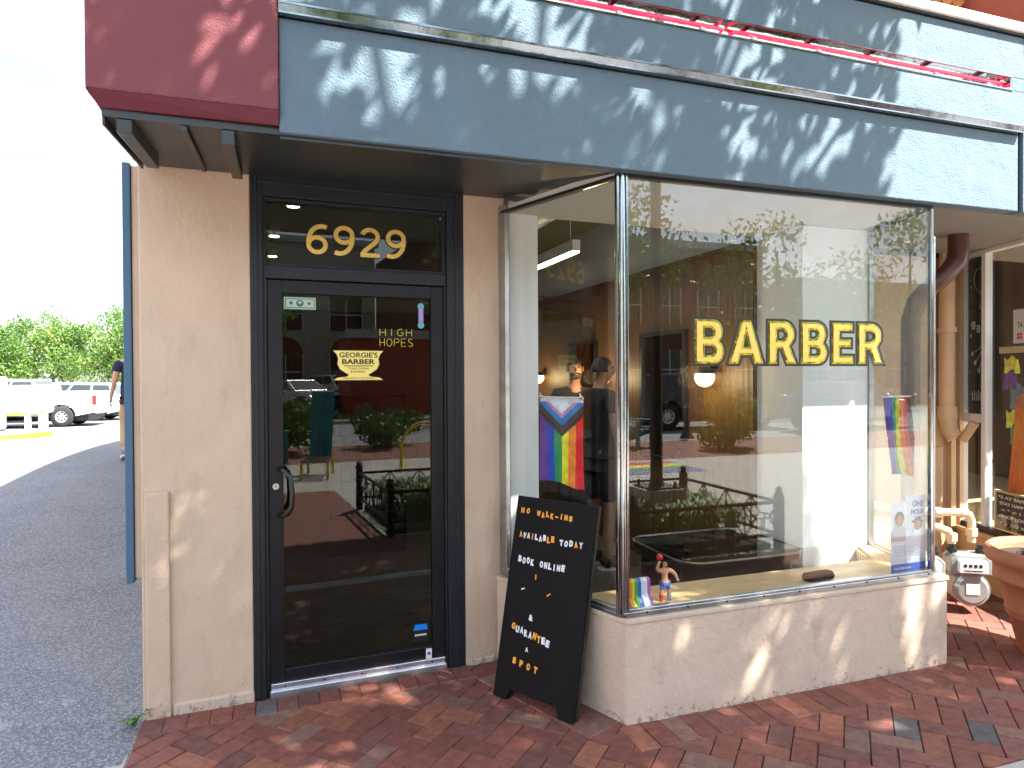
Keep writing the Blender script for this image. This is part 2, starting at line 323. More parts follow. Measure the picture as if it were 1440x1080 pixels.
# heavy block capitals as outlines (outer loop, then holes), height 1
def _bowl(x0, x1, z0, z1, r, n=10): return arc(x1-r, z0+r, r, r, -90, 0, n)+arc(x1-r, z1-r, r, r, 0, 90, n)
GLY = {'B': [[(0, 0)]+_bowl(0, .70, 0, .545, .25)[:-4]+[(.60, .515)]+_bowl(0, .67, .47, 1, .24)[7:]+[(0, 1)], [(.23, .18)]+_bowl(0, .475, .18, .41, .11)+[(.23, .41)], [(.23, .595)]+_bowl(0, .445, .595, .82, .10)+[(.23, .82)]],
       'A': [[(0, 0), (.235, 0), (.30, .20), (.57, .20), (.635, 0), (.87, 0), (.555, 1), (.315, 1)], [(.355, .375), (.435, .70), (.515, .375)]],
       'R': [[(0, 0), (.23, 0), (.23, .36), (.345, .36), (.49, 0), (.735, 0), (.565, .41)]+_bowl(0, .69, .385, 1, .28)[8:]+[(0, 1)], [(.23, .545)]+_bowl(0, .465, .545, .815, .125)+[(.23, .815)]],
       'E': [[(0, 0), (.60, 0), (.60, .19), (.23, .19), (.23, .415), (.54, .415), (.54, .595), (.23, .595), (.23, .81), (.59, .81), (.59, 1), (0, 1)]]}
GW = {'B': .70, 'A': .87, 'R': .735, 'E': .60}
def glyph_geo(ch, offset, bevel, fill='BOTH'):
    cu = bpy.data.curves.new('g', 'CURVE'); cu.dimensions = '2D'; cu.fill_mode = fill; cu.offset = offset; cu.bevel_depth = bevel; cu.bevel_resolution = 0; cu.extrude = .0001
    for lp in GLY[ch]:
        sp = cu.splines.new('POLY'); sp.points.add(len(lp)-1); sp.use_cyclic_u = True
        for q, p in enumerate(lp): sp.points[q].co = (p[0], p[1], 0, 1)
    o = bpy.data.objects.new('g', cu); COL.objects.link(o); bpy.context.view_layer.update(); me = o.evaluated_get(bpy.context.evaluated_depsgraph_get()).to_mesh()
    vs = [tuple(v.co) for v in me.vertices]; fs = [tuple(p.vertices) for p in me.polygons]; nz_ = [abs(p.normal.z) for p in me.polygons]
    bpy.data.objects.remove(o); bpy.data.curves.remove(cu); return vs, fs, nz_

# ------------------------------------------------------------------ ground
def struct(o): o['kind'] = 'structure'; return o
def prof(y):                      # the alley climbs, then falls to the car park
    if y < 3: return 0
    if y < 12: t = (y-3)/9; return .42*(3*t*t-2*t**3)
    if y < 28: t = (y-12)/16; return .42-.66*(3*t*t-2*t**3)
    return -.24
def asphalt(name, dark, light, agg):
    m = bpy.data.materials.new(name); m.use_nodes = True; t = m.node_tree; n = t.nodes; l = t.links; b = n['Principled BSDF']
    c = n.new('ShaderNodeTexCoord'); v = n.new('ShaderNodeTexVoronoi'); v.inputs['Scale'].default_value = 130
    z = n.new('ShaderNodeTexNoise'); z.inputs['Scale'].default_value = 1.3; z.inputs['Detail'].default_value = 8
    r = n.new('ShaderNodeValToRGB'); r.color_ramp.elements[0].color = (*dark, 1); r.color_ramp.elements[1].color = (*light, 1); r.color_ramp.elements[0].position = .3; r.color_ramp.elements[1].position = .7
    r2_ = n.new('ShaderNodeValToRGB'); r2_.color_ramp.elements[0].position = .45; r2_.color_ramp.elements[1].position = 1; r2_.color_ramp.elements[0].color = (0, 0, 0, 1)
    x = n.new('ShaderNodeMix'); x.data_type = 'RGBA'; x.inputs[7].default_value = (*agg, 1)
    sp = n.new('ShaderNodeSeparateColor'); bp = n.new('ShaderNodeBump'); bp.inputs['Strength'].default_value = .9; bp.inputs['Distance'].default_value = .006
    for s_ in (z, v): l.new(c.outputs['Object'], s_.inputs[0])
    l.new(z.outputs[0], r.inputs[0]); l.new(v.outputs['Color'], sp.inputs[0]); l.new(sp.outputs[0], r2_.inputs[0]); l.new(r2_.outputs[0], x.inputs[0]); l.new(r.outputs[0], x.inputs[6])
    l.new(x.outputs[2], b.inputs['Base Color']); l.new(v.outputs['Distance'], bp.inputs['Height']); l.new(bp.outputs[0], b.inputs['Normal']); b.inputs['Roughness'].default_value = .82
    return m
M['asphalt'] = asphalt('alley_asphalt', (.118, .125, .142), (.175, .183, .205), (.36, .36, .38))
mb = MB(); ys = [-400, -60, -30, -16, -9, -6, 0, 3]+[3+i*.75 for i in range(1, 35)]+[60, 120, 450]; xs = [-400, -120, -40, -20, -8, -4, -.62, -.45, 1, 4, 8, 20, 60, 400]
for y in ys:
    for x in xs: mb.v.append((x, y, (prof(y) if x < -.5 else 0)-.03 if not x < -.5 else prof(y)-(.008 if y < 3.4 else 0)))
nx = len(xs)
for j in range(len(ys)-1):
    for i in range(nx-1): mb.f.append((j*nx+i, j*nx+i+1, (j+1)*nx+i+1, (j+1)*nx+i)); mb.mi.append(0); mb.sm.append(True)
struct(mb.obj('ground', M['asphalt']))
# brick sidewalk, laid brick by brick
def clipx(poly, a, b, c):          # keep a*x+b*y<=c
    out = []
    for i in range(len(poly)):
        p, q = poly[i], poly[(i+1) % len(poly)]; dp = a*p[0]+b*p[1]-c; dq = a*q[0]+b*q[1]-c
        if dp <= 0: out.append(p)
        if dp*dq < 0: t = dp/(dp-dq); out.append((p[0]+t*(q[0]-p[0]), p[1]+t*(q[1]-p[1])))
    return out
mb = MB(); tones = []
def btone():
    r = random.random(); k = random.uniform(.82, 1.15)
    if r < .03: b = (.11, .10, .10)
    elif r < .32: b = (.18, .070, .055)
    elif r < .44: b = (.27, .098, .060)
    elif r < .52: b = (.22, .115, .085)
    else: b = (.205, .068, .048)
    return tuple(c*k for c in b)
def brick(poly, dz=0.):
    n = len(poly)
    if n < 3: return
    cx = sum(p[0] for p in poly)/n; cy = sum(p[1] for p in poly)/n
    A = abs(sum(poly[i][0]*poly[(i+1) % n][1]-poly[(i+1) % n][0]*poly[i][1] for i in range(n)))/2
    if A < .0008: return
    def ins(p, d): v = Vector((p[0]-cx, p[1]-cy)); L_ = v.length; v *= (L_-d)/L_ if L_ > d else .2; return (cx+v.x, cy+v.y)
    tx, ty = random.uniform(-.012, .012), random.uniform(-.012, .012); z = dz+random.uniform(-.0018, .0018)
    Z = lambda p, o: z+o+(p[0]-cx)*tx+(p[1]-cy)*ty
    a = [ins(p, .003) for p in poly]; b = [ins(p, .0075) for p in poly]
    vs = [(p[0], p[1], -.028) for p in a]+[(p[0], p[1], Z(p, -.005)) for p in a]+[(p[0], p[1], Z(p, 0)) for p in b]
    fs = [(i, (i+1) % n, n+(i+1) % n, n+i) for i in range(n)]+[(n+i, n+(i+1) % n, 2*n+(i+1) % n, 2*n+i) for i in range(n)]+[tuple(range(2*n, 3*n))]
    mb.add(vs, fs); tones.extend([T]*len(fs))
u = .1; c45 = cos(pi/4)
for i in range(-80, 80):
    for j in range(-80, 80):
        m_ = (i-j) % 4
        if m_ == 0: r_ = [(i, j), (i+2, j), (i+2, j+1), (i, j+1)]
        elif m_ == 3: r_ = [(i, j), (i+1, j), (i+1, j+2), (i, j+2)]
        else: continue
        P = [((x-y)*c45*u*1.02+1.5, (x+y)*c45*u*1.02+2.2) for x, y in r_]
        cx = sum(p[0] for p in P)/4; cy = sum(p[1] for p in P)/4
        if not (-.7 < cx < 6.2 and 1.8 < cy < 4.05): continue
        if 1.6 < cx < 3.3 and cy > 2.95: continue
        P = clipx(P, -1, 0, .60); P = clipx(P, 0, -1, -1.96)
        T = btone()
        if len(P) >= 3: brick(P)
def course(p0, p1, nrm, l=.205, w=.098, dz=.004):     # soldier course along a wall, bricks stand off along nrm
    p0 = Vector(p0); p1 = Vector(p1); d = (p1-p0); n = max(1, round(d.length/.102)); d /= n; nrm = Vector(nrm).normalized()*l
    global T
    for k in range(n):
        a = p0+d*k; b = a+d; T = btone(); brick([tuple(a), tuple(b), tuple(b+nrm), tuple(a+nrm)], dz)
course((1.46, 2.745), (3.52, 2.745), (0, -1))
course((1.485, 2.78), (1.15, 3.60), (-.93, -.36), dz=.006)
course((-.60, 3.545), (.99, 3.612), (0, -1), .15, dz=.005)
struct(mb.obj('brick_sidewalk', attr_mat('sidewalk_brick', .78, .55, 120), tones=tones))
mb = MB(); mb.box((-.61, 1.955, -.029), (6.4, 4.1, -.0135)); struct(mb.obj('sand_bed', mat('joint_sand', (.075, .062, .052), .95, bump=1, bscale=150, var=.3, vscale=20)))
mb = MB(); mb.box((-.60, 1.80, -.02), (6.4, 1.953, .002)); mb.box((-.75, 1.9, -.02), (-.603, 3.5, -.004)); struct(mb.obj('kerb', M['concrete'], bevel=.008))
# paving and road on the far side of the photographer (seen in the glass)
def brickpave(name, c1, c2, sc=6):
    m = mat(name, c1, .85, bump=.3); t = m.node_tree; n = t.nodes; l = t.links; b = n['Principled BSDF']
    k = n.new('ShaderNodeTexBrick'); k.inputs['Color1'].default_value = (*c1, 1); k.inputs['Color2'].default_value = (*c2, 1); k.inputs['Mortar'].default_value = (.09, .075, .06, 1); k.inputs['Scale'].default_value = sc; k.inputs['Mortar Size'].default_value = .012
    c = n.new('ShaderNodeTexCoord'); mpn = n.new('ShaderNodeMapping'); mpn.inputs['Rotation'].default_value = (0, 0, radians(45)); l.new(c.outputs['Object'], mpn.inputs[0]); l.new(mpn.outputs[0], k.inputs[0]); l.new(k.outputs[0], b.inputs['Base Color']); return m
M['paver'] = brickpave('plaza_brick', (.25, .085, .055), (.17, .07, .05))
mb = MB(); mb.box((-.6, -2.6, -.026), (1.3, 1.79, 0)); mb.box((1.3, .522, -.026), (60, 1.79, 0)); struct(mb.obj('brick_walk', M['paver']))
mb = MB(); mb.box((-40, -5.8, -.026), (60, -2.602, .0)); mb.box((1.302, -2.601, -.026), (60, .52, .0)); struct(mb.obj('pavement', M['concrete']))
mb = MB(); mb.box((-40, -8.9, -.026), (60, -5.802, .004)); struct(mb.obj('plaza', M['paver']))
mb = MB(); mb.box((-40, -9.05, -.026), (60, -8.902, .012)); mb.box((-40, -17.1, -.026), (60, -16.95, .1)); struct(mb.obj('road_kerb', M['concrete'], bevel=.01))
mb = MB(); mb.box((-60, -22, -.026), (80, -17.102, .08)); struct(mb.obj('grass', mat('lawn', (.07, .14, .03), .95, bump=1, bscale=30, var=.3, vscale=3)))
mb = MB()
for k, cc in enumerate(((.55, .04, .03), (.7, .55, .05), (.05, .3, .08), (.06, .09, .35))):
    mb.box((5.0, -5.5+k*.34, .001), (6.9, -5.5+k*.34+.33, .0045), k)
struct(mb.obj('rainbow_crosswalk', [mat('crossing_paint', c_, .7, var=.15) for c_ in ((.45, .05, .04), (.6, .5, .06), (.06, .25, .08), (.10, .12, .38))]))

# ------------------------------------------------------------------ the barber shop
OB = (1.5, 3.6, 0)
shop = thing('barber_shop', 'cream barber shop with blue-grey fascia, maroon corner box and splayed shop window', 'building', OB)
def bp(mb, name, m, parent=None, bevel=0, **k): return mb.obj(name, m, parent or shop, world=OB, bevel=bevel, **k)
A24 = radians(2.4); D0 = Vector((-.035, 3.589, 0))
MD = Matrix.Translation(D0) @ Matrix.Rotation(A24, 4, 'Z')      # door wall frame: x along wall, y inwards
DX = (cos(A24), sin(A24), 0)
def dpt(u, y, z): return MD @ Vector((u, y, z))
# walls
mb = MB(); mb.box((-.565, 0, -.1), (-.077, .34, 2.70), M4=MD)
bp(mb, 'wall', M['cream'], bevel=.008)
mb = MB(); mb.box((-.548, -.022, -.1), (-.445, .01, 1.068), M4=MD); bp(mb, 'patch_board', M['cream'], bevel=.007)
mb = MB(); mb.box((-.44, -.012, -.1), (-.075, .01, .055), M4=MD); bp(mb, 'wall_base', M['cream_base'], bevel=.01)
mb = MB(); mb.box((1.02, 0, -.1), (1.262, .30, 2.70), M4=MD); bp(mb, 'wall', M['cream'], bevel=.006)
mb = MB(); mb.box((1.03, -.01, -.1), (1.19, .01, .03), M4=MD); bp(mb, 'wall_base', M['cream_base'], bevel=.008)
mb = MB(); mb.box((-.598, 3.93, -.3), (-.45, 30, 5.2)); mb.box((-.598, 3.56, 2.72), (-.45, 3.925, 5.2)); bp(mb, 'side_wall', M['cream'])
mb = MB(); mb.box((-.632, 3.60, .66), (-.602, 3.80, 2.60)); bp(mb, 'filler_board', M['cream'], bevel=.004)
mb = MB(); mb.box((-.668, 3.585, .64), (-.634, 3.80, 2.61)); bp(mb, 'trim_board', mat('blue_trim', (.05, .115, .19), .6), bevel=.004)
mb = MB(); mb.box((-.445, 9.6, -.1), (4.2, 9.75, 5.2)); mb.box((-.445, 3.62, 3.16), (12, 3.76, 3.54)); mb.box((-.445, 3.765, 3.5), (3.4, 3.9, 5.2)); bp(mb, 'upper_wall', M['cream'])
mb = MB(); mb.box((-.6, 3.4, 5.203), (3.6, 30, 5.3)); mb.box((3.4, 3.77, 3.45), (12, 30, 3.55)); bp(mb, 'roof', M['soffit'])
# fascia
X0, X1 = .022, 4.012
mb = MB(); mb.box((X0, 2.72, 2.53), (X1, 2.80, 2.962)); bp(mb, 'fascia_panel', M['blue'], bevel=.005)
mb = MB(); mb.box((X0, 2.688, 3.004), (X1, 2.80, 3.192)); bp(mb, 'fascia_panel', M['blue'], bevel=.005)
mb = MB(); mb.box((X0, 2.688, 3.266), (X1, 2.80, 3.497)); mb.box((3.915, 2.6885, 3.1925), (X1-.001, 2.799, 3.2655)); bp(mb, 'fascia_panel', M['blue'], bevel=.004)
mb = MB(); mb.box((X0, 2.684, 2.964), (X1, 2.79, 2.970)); mb.add([(X0, 2.70, 2.970), (X1, 2.70, 2.970), (X1, 2.688, 3.003), (X0, 2.688, 3.003)], [(0, 1, 2, 3)]); mb.box((X0, 2.683, 3.0), (X1, 2.686, 3.008)); bp(mb, 'chrome_strip', M['chrome'])
mb = MB(); mb.box((X0, 2.76, 3.193), (3.913, 2.775, 3.265)); mb.box((X0, 2.69, 3.1925), (3.913, 2.759, 3.1955)); mb.box((X0, 2.69, 3.262), (3.913, 2.759, 3.2655)); mb.box((3.908, 2.69, 3.1955), (3.913, 2.759, 3.262)); bp(mb, 'neon_channel', M['mirror'])
mb = MB(); mb.box((X0, 2.683, 3.189), (3.92, 2.687, 3.196)); mb.box((X0, 2.683, 3.262), (3.92, 2.687, 3.268)); bp(mb, 'channel_trim', M['chrome'])
for a, b in ((.03, 2.02), (2.07, 3.89)):
    mb = MB(); mb.tube([(a, 2.75, 3.237), (a+.012, 2.722, 3.237), (a+.04, 2.715, 3.237), (b-.04, 2.715, 3.237), (b-.012, 2.722, 3.237), (b, 2.75, 3.237)], .0085, 10); nt_ = bp(mb, 'neon_tube', M['neon'])
    for k in range(5): x = a+.12+k*(b-a-.24)/4; mb = MB(); mb.box((x-.012, 2.712, 3.212), (x+.012, 2.758, 3.228)); bp(mb, 'tube_clip', M['white'], nt_)
mb = MB(); mb.box((X0, 2.672, 3.50), (X1+.3, 2.82, 3.512)); bp(mb, 'drip_edge', M['iron'])
mb = MB(); mb.box((X0, 2.655, 3.5125), (X1+.3, 3.5, 3.562)); bp(mb, 'coping', M['white'], bevel=.004)
mb = MB(); mb.box((-.56, 2.81, 2.63), (6.3, 3.61, 2.66)); bp(mb, 'canopy_deck', M['soffit'])
mb = MB(); mb.box((4.0125, 2.74, 2.53), (4.05, 2.80, 3.49)); bp(mb, 'fascia_joint', M['iron'])
# maroon box
mb = MB(); mb.box((-.612, 2.70, 2.606), (.02, 3.55, 5.19)); bp(mb, 'sign_box', M['red'], bevel=.006)
mb = MB(); v = [(-.612, 2.70, 2.605), (.02, 2.70, 2.605), (.02, 2.76, 2.605), (-.612, 2.76, 2.605), (-.575, 2.735, 2.556), (.02, 2.725, 2.556), (.02, 2.745, 2.556), (-.575, 2.745, 2.556)]
mb.add(v, [(0, 3, 2, 1), (4, 5, 6, 7), (0, 1, 5, 4), (1, 2, 6, 5), (2, 3, 7, 6), (3, 0, 4, 7)]); bp(mb, 'box_trim', M['redtrim'])
# soffit (tilts up a little towards the wall), and its battens
def ysl(y): return 2.532+(y-2.72)*.085
mb = MB(); P = [(-.572, 2.745), (1.495, 2.745), (1.20, 3.64), (-.572, 3.56)]
mb.add([(x, y, ysl(y)-.006) for x, y in P]+[(x, y, ysl(y)+.02) for x, y in P], [(0, 3, 2, 1), (4, 5, 6, 7), (0, 1, 5, 4), (1, 2, 6, 5), (2, 3, 7, 6), (3, 0, 4, 7)]); bp(mb, 'soffit', M['soffit'])
for x0, x1, d, y1 in ((-.527, -.478, .05, 3.36), (-.318, -.298, .022, 3.50), (-.182, -.137, .055, 3.42), (-.572, -.562, .03, 3.5)):
    mb = MB(); V = [(x, y, ysl(y)-.007-z) for z in (0, d) for x, y in ((x0, 2.75), (x1, 2.75), (x1, y1), (x0, y1))]
    mb.add(V, [(0, 1, 2, 3), (4, 7, 6, 5), (0, 4, 5, 1), (1, 5, 6, 2), (2, 6, 7, 3), (3, 7, 4, 0)]); bp(mb, 'soffit_batten', M['soffit'], bevel=.003)
mb = MB(); mb.prism([(3.45, 2.805), (6.3, 2.805), (6.3, 3.95), (3.66, 3.95)], 2.53, 2.56); bp(mb, 'soffit', mat('grey_soffit_paint', (.20, .20, .19), .6, var=.05))
mb = MB(); mb.box((3.70, 3.86, 2.50), (5.3, 3.89, 2.528)); bp(mb, 'soffit_trim', M['iron'])
# door frame
mb = MB()
for a, b in (((-.076, -.004, 0), (-.020, .12, 2.625)), ((.925, -.004, 0), (1.019, .12, 2.625)), ((-.0195, -.004, 2.505), (.9245, .12, 2.625)), ((-.0195, .012, 2.100), (.9245, .11, 2.165))): mb.box(a, b, M4=MD)
mb.box((-.060, -.012, 0), (-.045, -.003, 2.60), M4=MD); mb.box((.97, -.012, 0), (.985, -.003, 2.60), M4=MD); mb.box((-.044, -.012, 2.565), (.969, -.003, 2.58), M4=MD)
bp(mb, 'door_frame', M['frame'], bevel=.003)
mb = MB()
for a, b in (((-.0195, .02, 2.166), (-.004, .10, 2.504)), ((.905, .02, 2.166), (.9245, .10, 2.504)), ((-.0035, .02, 2.49), (.9045, .10, 2.504)), ((-.0035, .02, 2.166), (.9045, .10, 2.178)), ((-.0195, .015, 0), (-.003, .10, 2.099)), ((.912, .015, 0), (.9245, .10, 2.099))): mb.box(a, b, M4=MD)
bp(mb, 'inner_frame', M['frame'], bevel=.002)
mb = MB(); mb.box((-.0035, .05, 2.1785), (.9045, .056, 2.4895), M4=MD); tr_ = bp(mb, 'transom_window', M['doorglass'])
for q, ch in enumerate('6929'):
    mb = MB(); stroke_text(mb, ch, dpt(.190+q*.1365, .0475, 2.240), DX, (0, 0, 1), .108, .152, 0, .031, 1); stroke_text(mb, ch, dpt(.190+q*.1365, .0455, 2.240), DX, (0, 0, 1), .108, .152, 0, .0225, 0); bp(mb, 'house_number', [M['goldflat'], M['ink']], tr_)
# door
mb = MB(); g = [((.001, .022, .062), (.071, .066, 2.095)), ((.842, .022, .062), (.909, .066, 2.095)), ((.0715, .022, 2.027), (.8415, .066, 2.095)), ((.0715, .022, .062), (.8415, .066, .128))]
for a, b in g: mb.box(a, b, M4=MD)
door = bp(mb, 'door', M['door'], bevel=.004)
mb = MB(); mb.box((.0715, .043, .1285), (.8415, .049, 2.0265), M4=MD); bp(mb, 'glass', M['doorglass'], door)
mb = MB(); mb.tube([dpt(*p) for p in ((.048, .022, 1.140), (.055, -.022, 1.143), (.075, -.048, 1.138), (.100, -.058, 1.108), (.106, -.060, 1.03), (.104, -.058, .96), (.085, -.048, .925), (.058, -.022, .912), (.050, .022, .910))], .0125, 12); bp(mb, 'handle', M['blacksatin'], door)
mb = MB(); mb.cyl(dpt(.033, .022, 1.056), dpt(.033, .010, 1.056), .0155, n=20); mb.box((.031, .008, 1.049), (.035, .0103, 1.063), 1, M4=MD); bp(mb, 'lock', [M['alu'], M['ink']], door)
mb = MB(); mb.box((.002, .002, .012), (.905, .021, .066), M4=MD); mb.box((-.002, -.012, -.01), (.91, .0015, .034), M4=MD); sw = bp(mb, 'threshold', M['thr'], bevel=.003)
for k in range(5): mb = MB(); mb.cyl(dpt(.07+k*.19, .002, .050), dpt(.07+k*.19, -.0012, .050), .0045, n=10); bp(mb, 'screw', M['iron'], sw)
mb = MB(); mb.box((.80, .0185, .066), (.832, .0215, .118), M4=MD); mb.box((.808, .0175, .085), (.824, .0183, .10), 1, M4=MD); bp(mb, 'sticker', [M['white'], mat('blue_ink', (.03, .08, .35), .5)], door)
mb = MB(); mb.prism([(.738, .155), (.815, .155), (.815, .222), (.738, .222)], .0405, .0415, 0, M4=MD, axis='Y'); mb.prism([(.735, .218), (.818, .218), (.808, .250), (.745, .250)], .0395, .0403, 1, M4=MD, axis='Y')
for k in range(9): mb.box((.744+k*.0073, .0392, .186+.002*(k % 2)), (.749+k*.0073, .04, .197), 2, M4=MD)
bp(mb, 'alarm_sticker', [M['ink'], mat('azure_ink', (.0, .22, .75), .5), M['white']], door)
# gold bowl decal
prof_b = [(-.130, 1.742), (.130, 1.742), (.112, 1.722), (.104, 1.700), (.108, 1.672), (.096, 1.645), (.066, 1.625), (.050, 1.616), (.062, 1.606), (.110, 1.600), (.128, 1.588), (-.128, 1.588), (-.110, 1.600), (-.062, 1.606), (-.050, 1.616), (-.066, 1.625), (-.096, 1.645), (-.108, 1.672), (-.104, 1.700), (-.112, 1.722)]
mb = MB(); mb.prism([(p[0]+.452, p[1]) for p in prof_b], .0415, .0423, 0, M4=MD, axis='Y'); mb.prism([(p[0]*1.05+.452, (p[1]-1.665)*1.06+1.665) for p in prof_b], .0425, .0428, 1, M4=MD, axis='Y')
for t, x, z, w, h, o in (("GEORGIE'S", .352, 1.706, .20, .028, .02), ('BARBER', .366, 1.672, .172, .026, .03), ('TAKOMA', .395, 1.643, .112, .011, 0), ('PARK', .412, 1.626, .078, .011, 0), ('SERVICE COUNTS', .372, 1.594, .16, .008, 0)):
    put_text(mb, t, dpt(x, .0408, z), DX, (0, 0, 1), w, h, 1, offset=o, depth=.0003)
mb.box((.376, .0405, 1.660), (.528, .0412, 1.664), 1, M4=MD)
bp(mb, 'bowl_decal', [M['goldpale'], M['ink']], door)
mb = MB(); mb.box((.080, .0405, 1.951), (.236, .0420, 2.012), 0, M4=MD); mb.box((.086, .0400, 1.957), (.230, .0403, 2.006), 1, M4=MD); mb.box((.090, .0396, 1.961), (.226, .0399, 2.002), 0, M4=MD)
Q = Matrix.Rotation(radians(90), 4, 'X')
mb.cyl(dpt(.158, .0395, 1.982), dpt(.158, .0388, 1.982), .018, n=18, mi=1); mb.cyl(dpt(.158, .0387, 1.986), dpt(.158, .0384, 1.986), .008, n=12, mi=0); mb.cyl(dpt(.115, .0395, 1.982), dpt(.115, .0388, 1.982), .009, n=12, mi=1); mb.cyl(dpt(.203, .0395, 1.982), dpt(.203, .0388, 1.982), .008, n=12, mi=1)
bp(mb, 'banknote', [mat('note_paper', (.40, .52, .45), .8), mat('note_ink', (.07, .15, .12), .8)], door)
mb = MB()
stroke_text(mb, 'HIGH', dpt(.562, .041, 1.824), DX, (0, 0, 1), .036, .036, .0475, .0028); stroke_text(mb, 'HOPES', dpt(.562, .041, 1.768), DX, (0, 0, 1), .030, .040, .0385, .0028)
bp(mb, 'lettering', mat('yellow_neon_lettering', (.42, .34, .05), .4, emis=(1, .8, .05), es=.04), door)
mb = MB(); mb.box((.776, .040, 1.895), (.802, .0415, 1.975), 0, M4=MD)
for z in (1.884, 1.986): mb.cyl(dpt(.789, .0415, z), dpt(.789, .040, z), .018, n=16, mi=1)
for k in range(3): mb.prism([(.776, 1.900+k*.027), (.802, 1.912+k*.027), (.802, 1.922+k*.027), (.776, 1.910+k*.027)], .0388, .0397, 2, M4=MD, axis='Y')
bp(mb, 'pole_sticker', [mat('pole_lilac', (.28, .30, .75), .4), mat('pole_teal', (.10, .42, .45), .4), mat('pole_pink', (.60, .25, .45), .4)], door)

# bay window
def ring(pts, th, z0, z1, mb, mi=0):
    for k in range(len(pts)-1): pass
F0, F1 = (1.506, 2.748), (3.505, 2.748); Lb, Rb = (1.163, 3.625), (3.735, 3.42)
mb = MB(); mb.prism([F0, F1, Rb, (3.61, 3.45), (3.40, 2.87), (1.59, 2.87), (1.285, 3.65), Lb], -.12, .487); bp(mb, 'bulkhead', M['cream_base'], bevel=.012, seg=3)
mb = MB(); mb.prism([(1.502, 2.742), (3.51, 2.742), (3.742, 3.42), (3.72, 3.43), (3.49, 2.762), (1.516, 2.762), (1.18, 3.62), (1.158, 3.618)], .462, .4872); bp(mb, 'sill_lip', M['cream_base'], bevel=.006)
GL, GF0, GF1, GR = (1.214, 3.625), (1.512, 2.790), (3.420, 2.790), (3.628, 3.385)
mb = MB()
for a, b in ((GL, GF0), (GF0, GF1), (GF1, GR)):
    slab(mb, a, b, .4875, .505, .052); slab(mb, a, b, .5053, .522, .030)
mb.box((1.50, 2.762, .4995), (3.44, 2.7675, .512))
frm = bp(mb, 'window_frame', M['alu'], bevel=.003)
mb = MB()
for a, b in ((GL, GF0), (GF0, GF1), (GF1, GR)): slab(mb, a, b, 2.513, 2.5295, .034)
bp(mb, 'head_channel', M['frame'])
for k in range(9): x = 1.62+k*.22; mb = MB(); mb.cyl((x, 2.7622, .5055), (x, 2.759, .5055), .0055, n=10); bp(mb, 'screw', M['iron'], frm)
mb = MB(); mb.cyl((1.507, 2.779, .50), (1.507, 2.779, 2.529), .0135, n=16); mb.box((1.478, 2.776, .50), (1.4905, 2.80, 2.529)); mb.box((1.523, 2.771, .50), (1.533, 2.786, 2.529)); bp(mb, 'corner_post', M['chrome'], bevel=.002)
mb = MB(); mb.box((3.414, 2.776, .50), (3.434, 2.80, 2.529)); bp(mb, 'corner_post', M['chrome'], bevel=.003)
mb = MB(); mb.box((3.436, 2.776, .50), (3.447, 2.81, 2.36)); bp(mb, 'post_cover', M['alu'], bevel=.003)
for a, b in (((1.200, 3.655), (1.226, 3.59)), ((3.618, 3.36), (3.640, 3.42))): mb = MB(); slab(mb, a, b, .49, 2.56, .03); bp(mb, 'end_jamb', M['alu'], bevel=.003)
mb = MB(); slab(mb, (1.232, 3.588), (1.500, 2.826), .5225, 2.5125, .006); win = bp(mb, 'window', M['glass'])
mb = MB(); slab(mb, (3.433, 2.815), (3.612, 3.345), .5225, 2.5125, .006); bp(mb, 'window', M['glass'])
mb = MB(); mb.box((1.5335, 2.787, .5225), (3.4135, 2.793, 2.5125)); win = bp(mb, 'window', M['glass'])
# gold bevelled lettering
xx = 0; pos = []
for ch in 'BARBER': pos.append(xx); xx += GW[ch]+(.13 if ch != 'A' else .10)
tot = xx-.13; SX, SZ = 1.178/tot, .212
M['mgold'] = mat('mirror_gold', (.22, .20, .02), .05, metal=1, bump=.9, bscale=26, var=.5, vscale=26)
for q, ch in enumerate('BARBER'):
    if ch == 'A': pos[q] -= .02
    mb = MB(); vs_, fs_, nz_ = glyph_geo(ch, .062, .0); mb.add([(1.899+(pos[q]+v[0])*SX, 2.7866-(.0002 if v[2] > 0 else 0), 1.660+v[1]*SZ) for v in vs_], fs_, 1)
    vs_, fs_, nz_ = glyph_geo(ch, -.046, .050)
    o_ = len(mb.v); mb.v += [(1.899+(pos[q]+v[0])*SX, 2.7862-.0022*max(0, v[2]/.050), 1.660+v[1]*SZ) for v in vs_]
    for f, z in zip(fs_, nz_): mb.f.append(tuple(k+o_ for k in f)); mb.mi.append(0 if z > .95 else 2); mb.sm.append(False)
    bp(mb, 'letter', [M['goldflat'], M['ink'], M['mgold']], win)
# interior shell
mb = MB(); mb.box((-.449, 3.93, -.02), (4.2, 9.6, .012)); mb.prism([(1.60, 2.871), (3.39, 2.871), (3.60, 3.45), (3.6, 3.929), (1.30, 3.929), (1.295, 3.66)], -.02, .0115); mb.box((-.06, 3.74, -.02), (1.0, 3.929, .0118)); bp(mb, 'shop_floor', M['floor_in'])
mb = MB(); mb.prism([(1.505, 2.806), (3.415, 2.806), (3.36, 3.10), (1.40, 3.10)], .487, .506); mb.prism([(3.417, 2.806), (3.605, 3.355), (3.53, 3.375), (3.362, 3.101)], .487, .506); bp(mb, 'display_ledge', M['deck'], bevel=.002)
mb = MB(); mb.box((1.42, 3.068, .012), (3.33, 3.092, .486)); slab(mb, (3.352, 3.09), (3.530, 3.40), .012, .4865, .02); bp(mb, 'ledge_front', M['bead'])
mb = MB(); mb.box((3.08, 3.378, .0122), (3.615, 3.80, 2.529)); bp(mb, 'interior_pier', M['plaster'], bevel=.004)
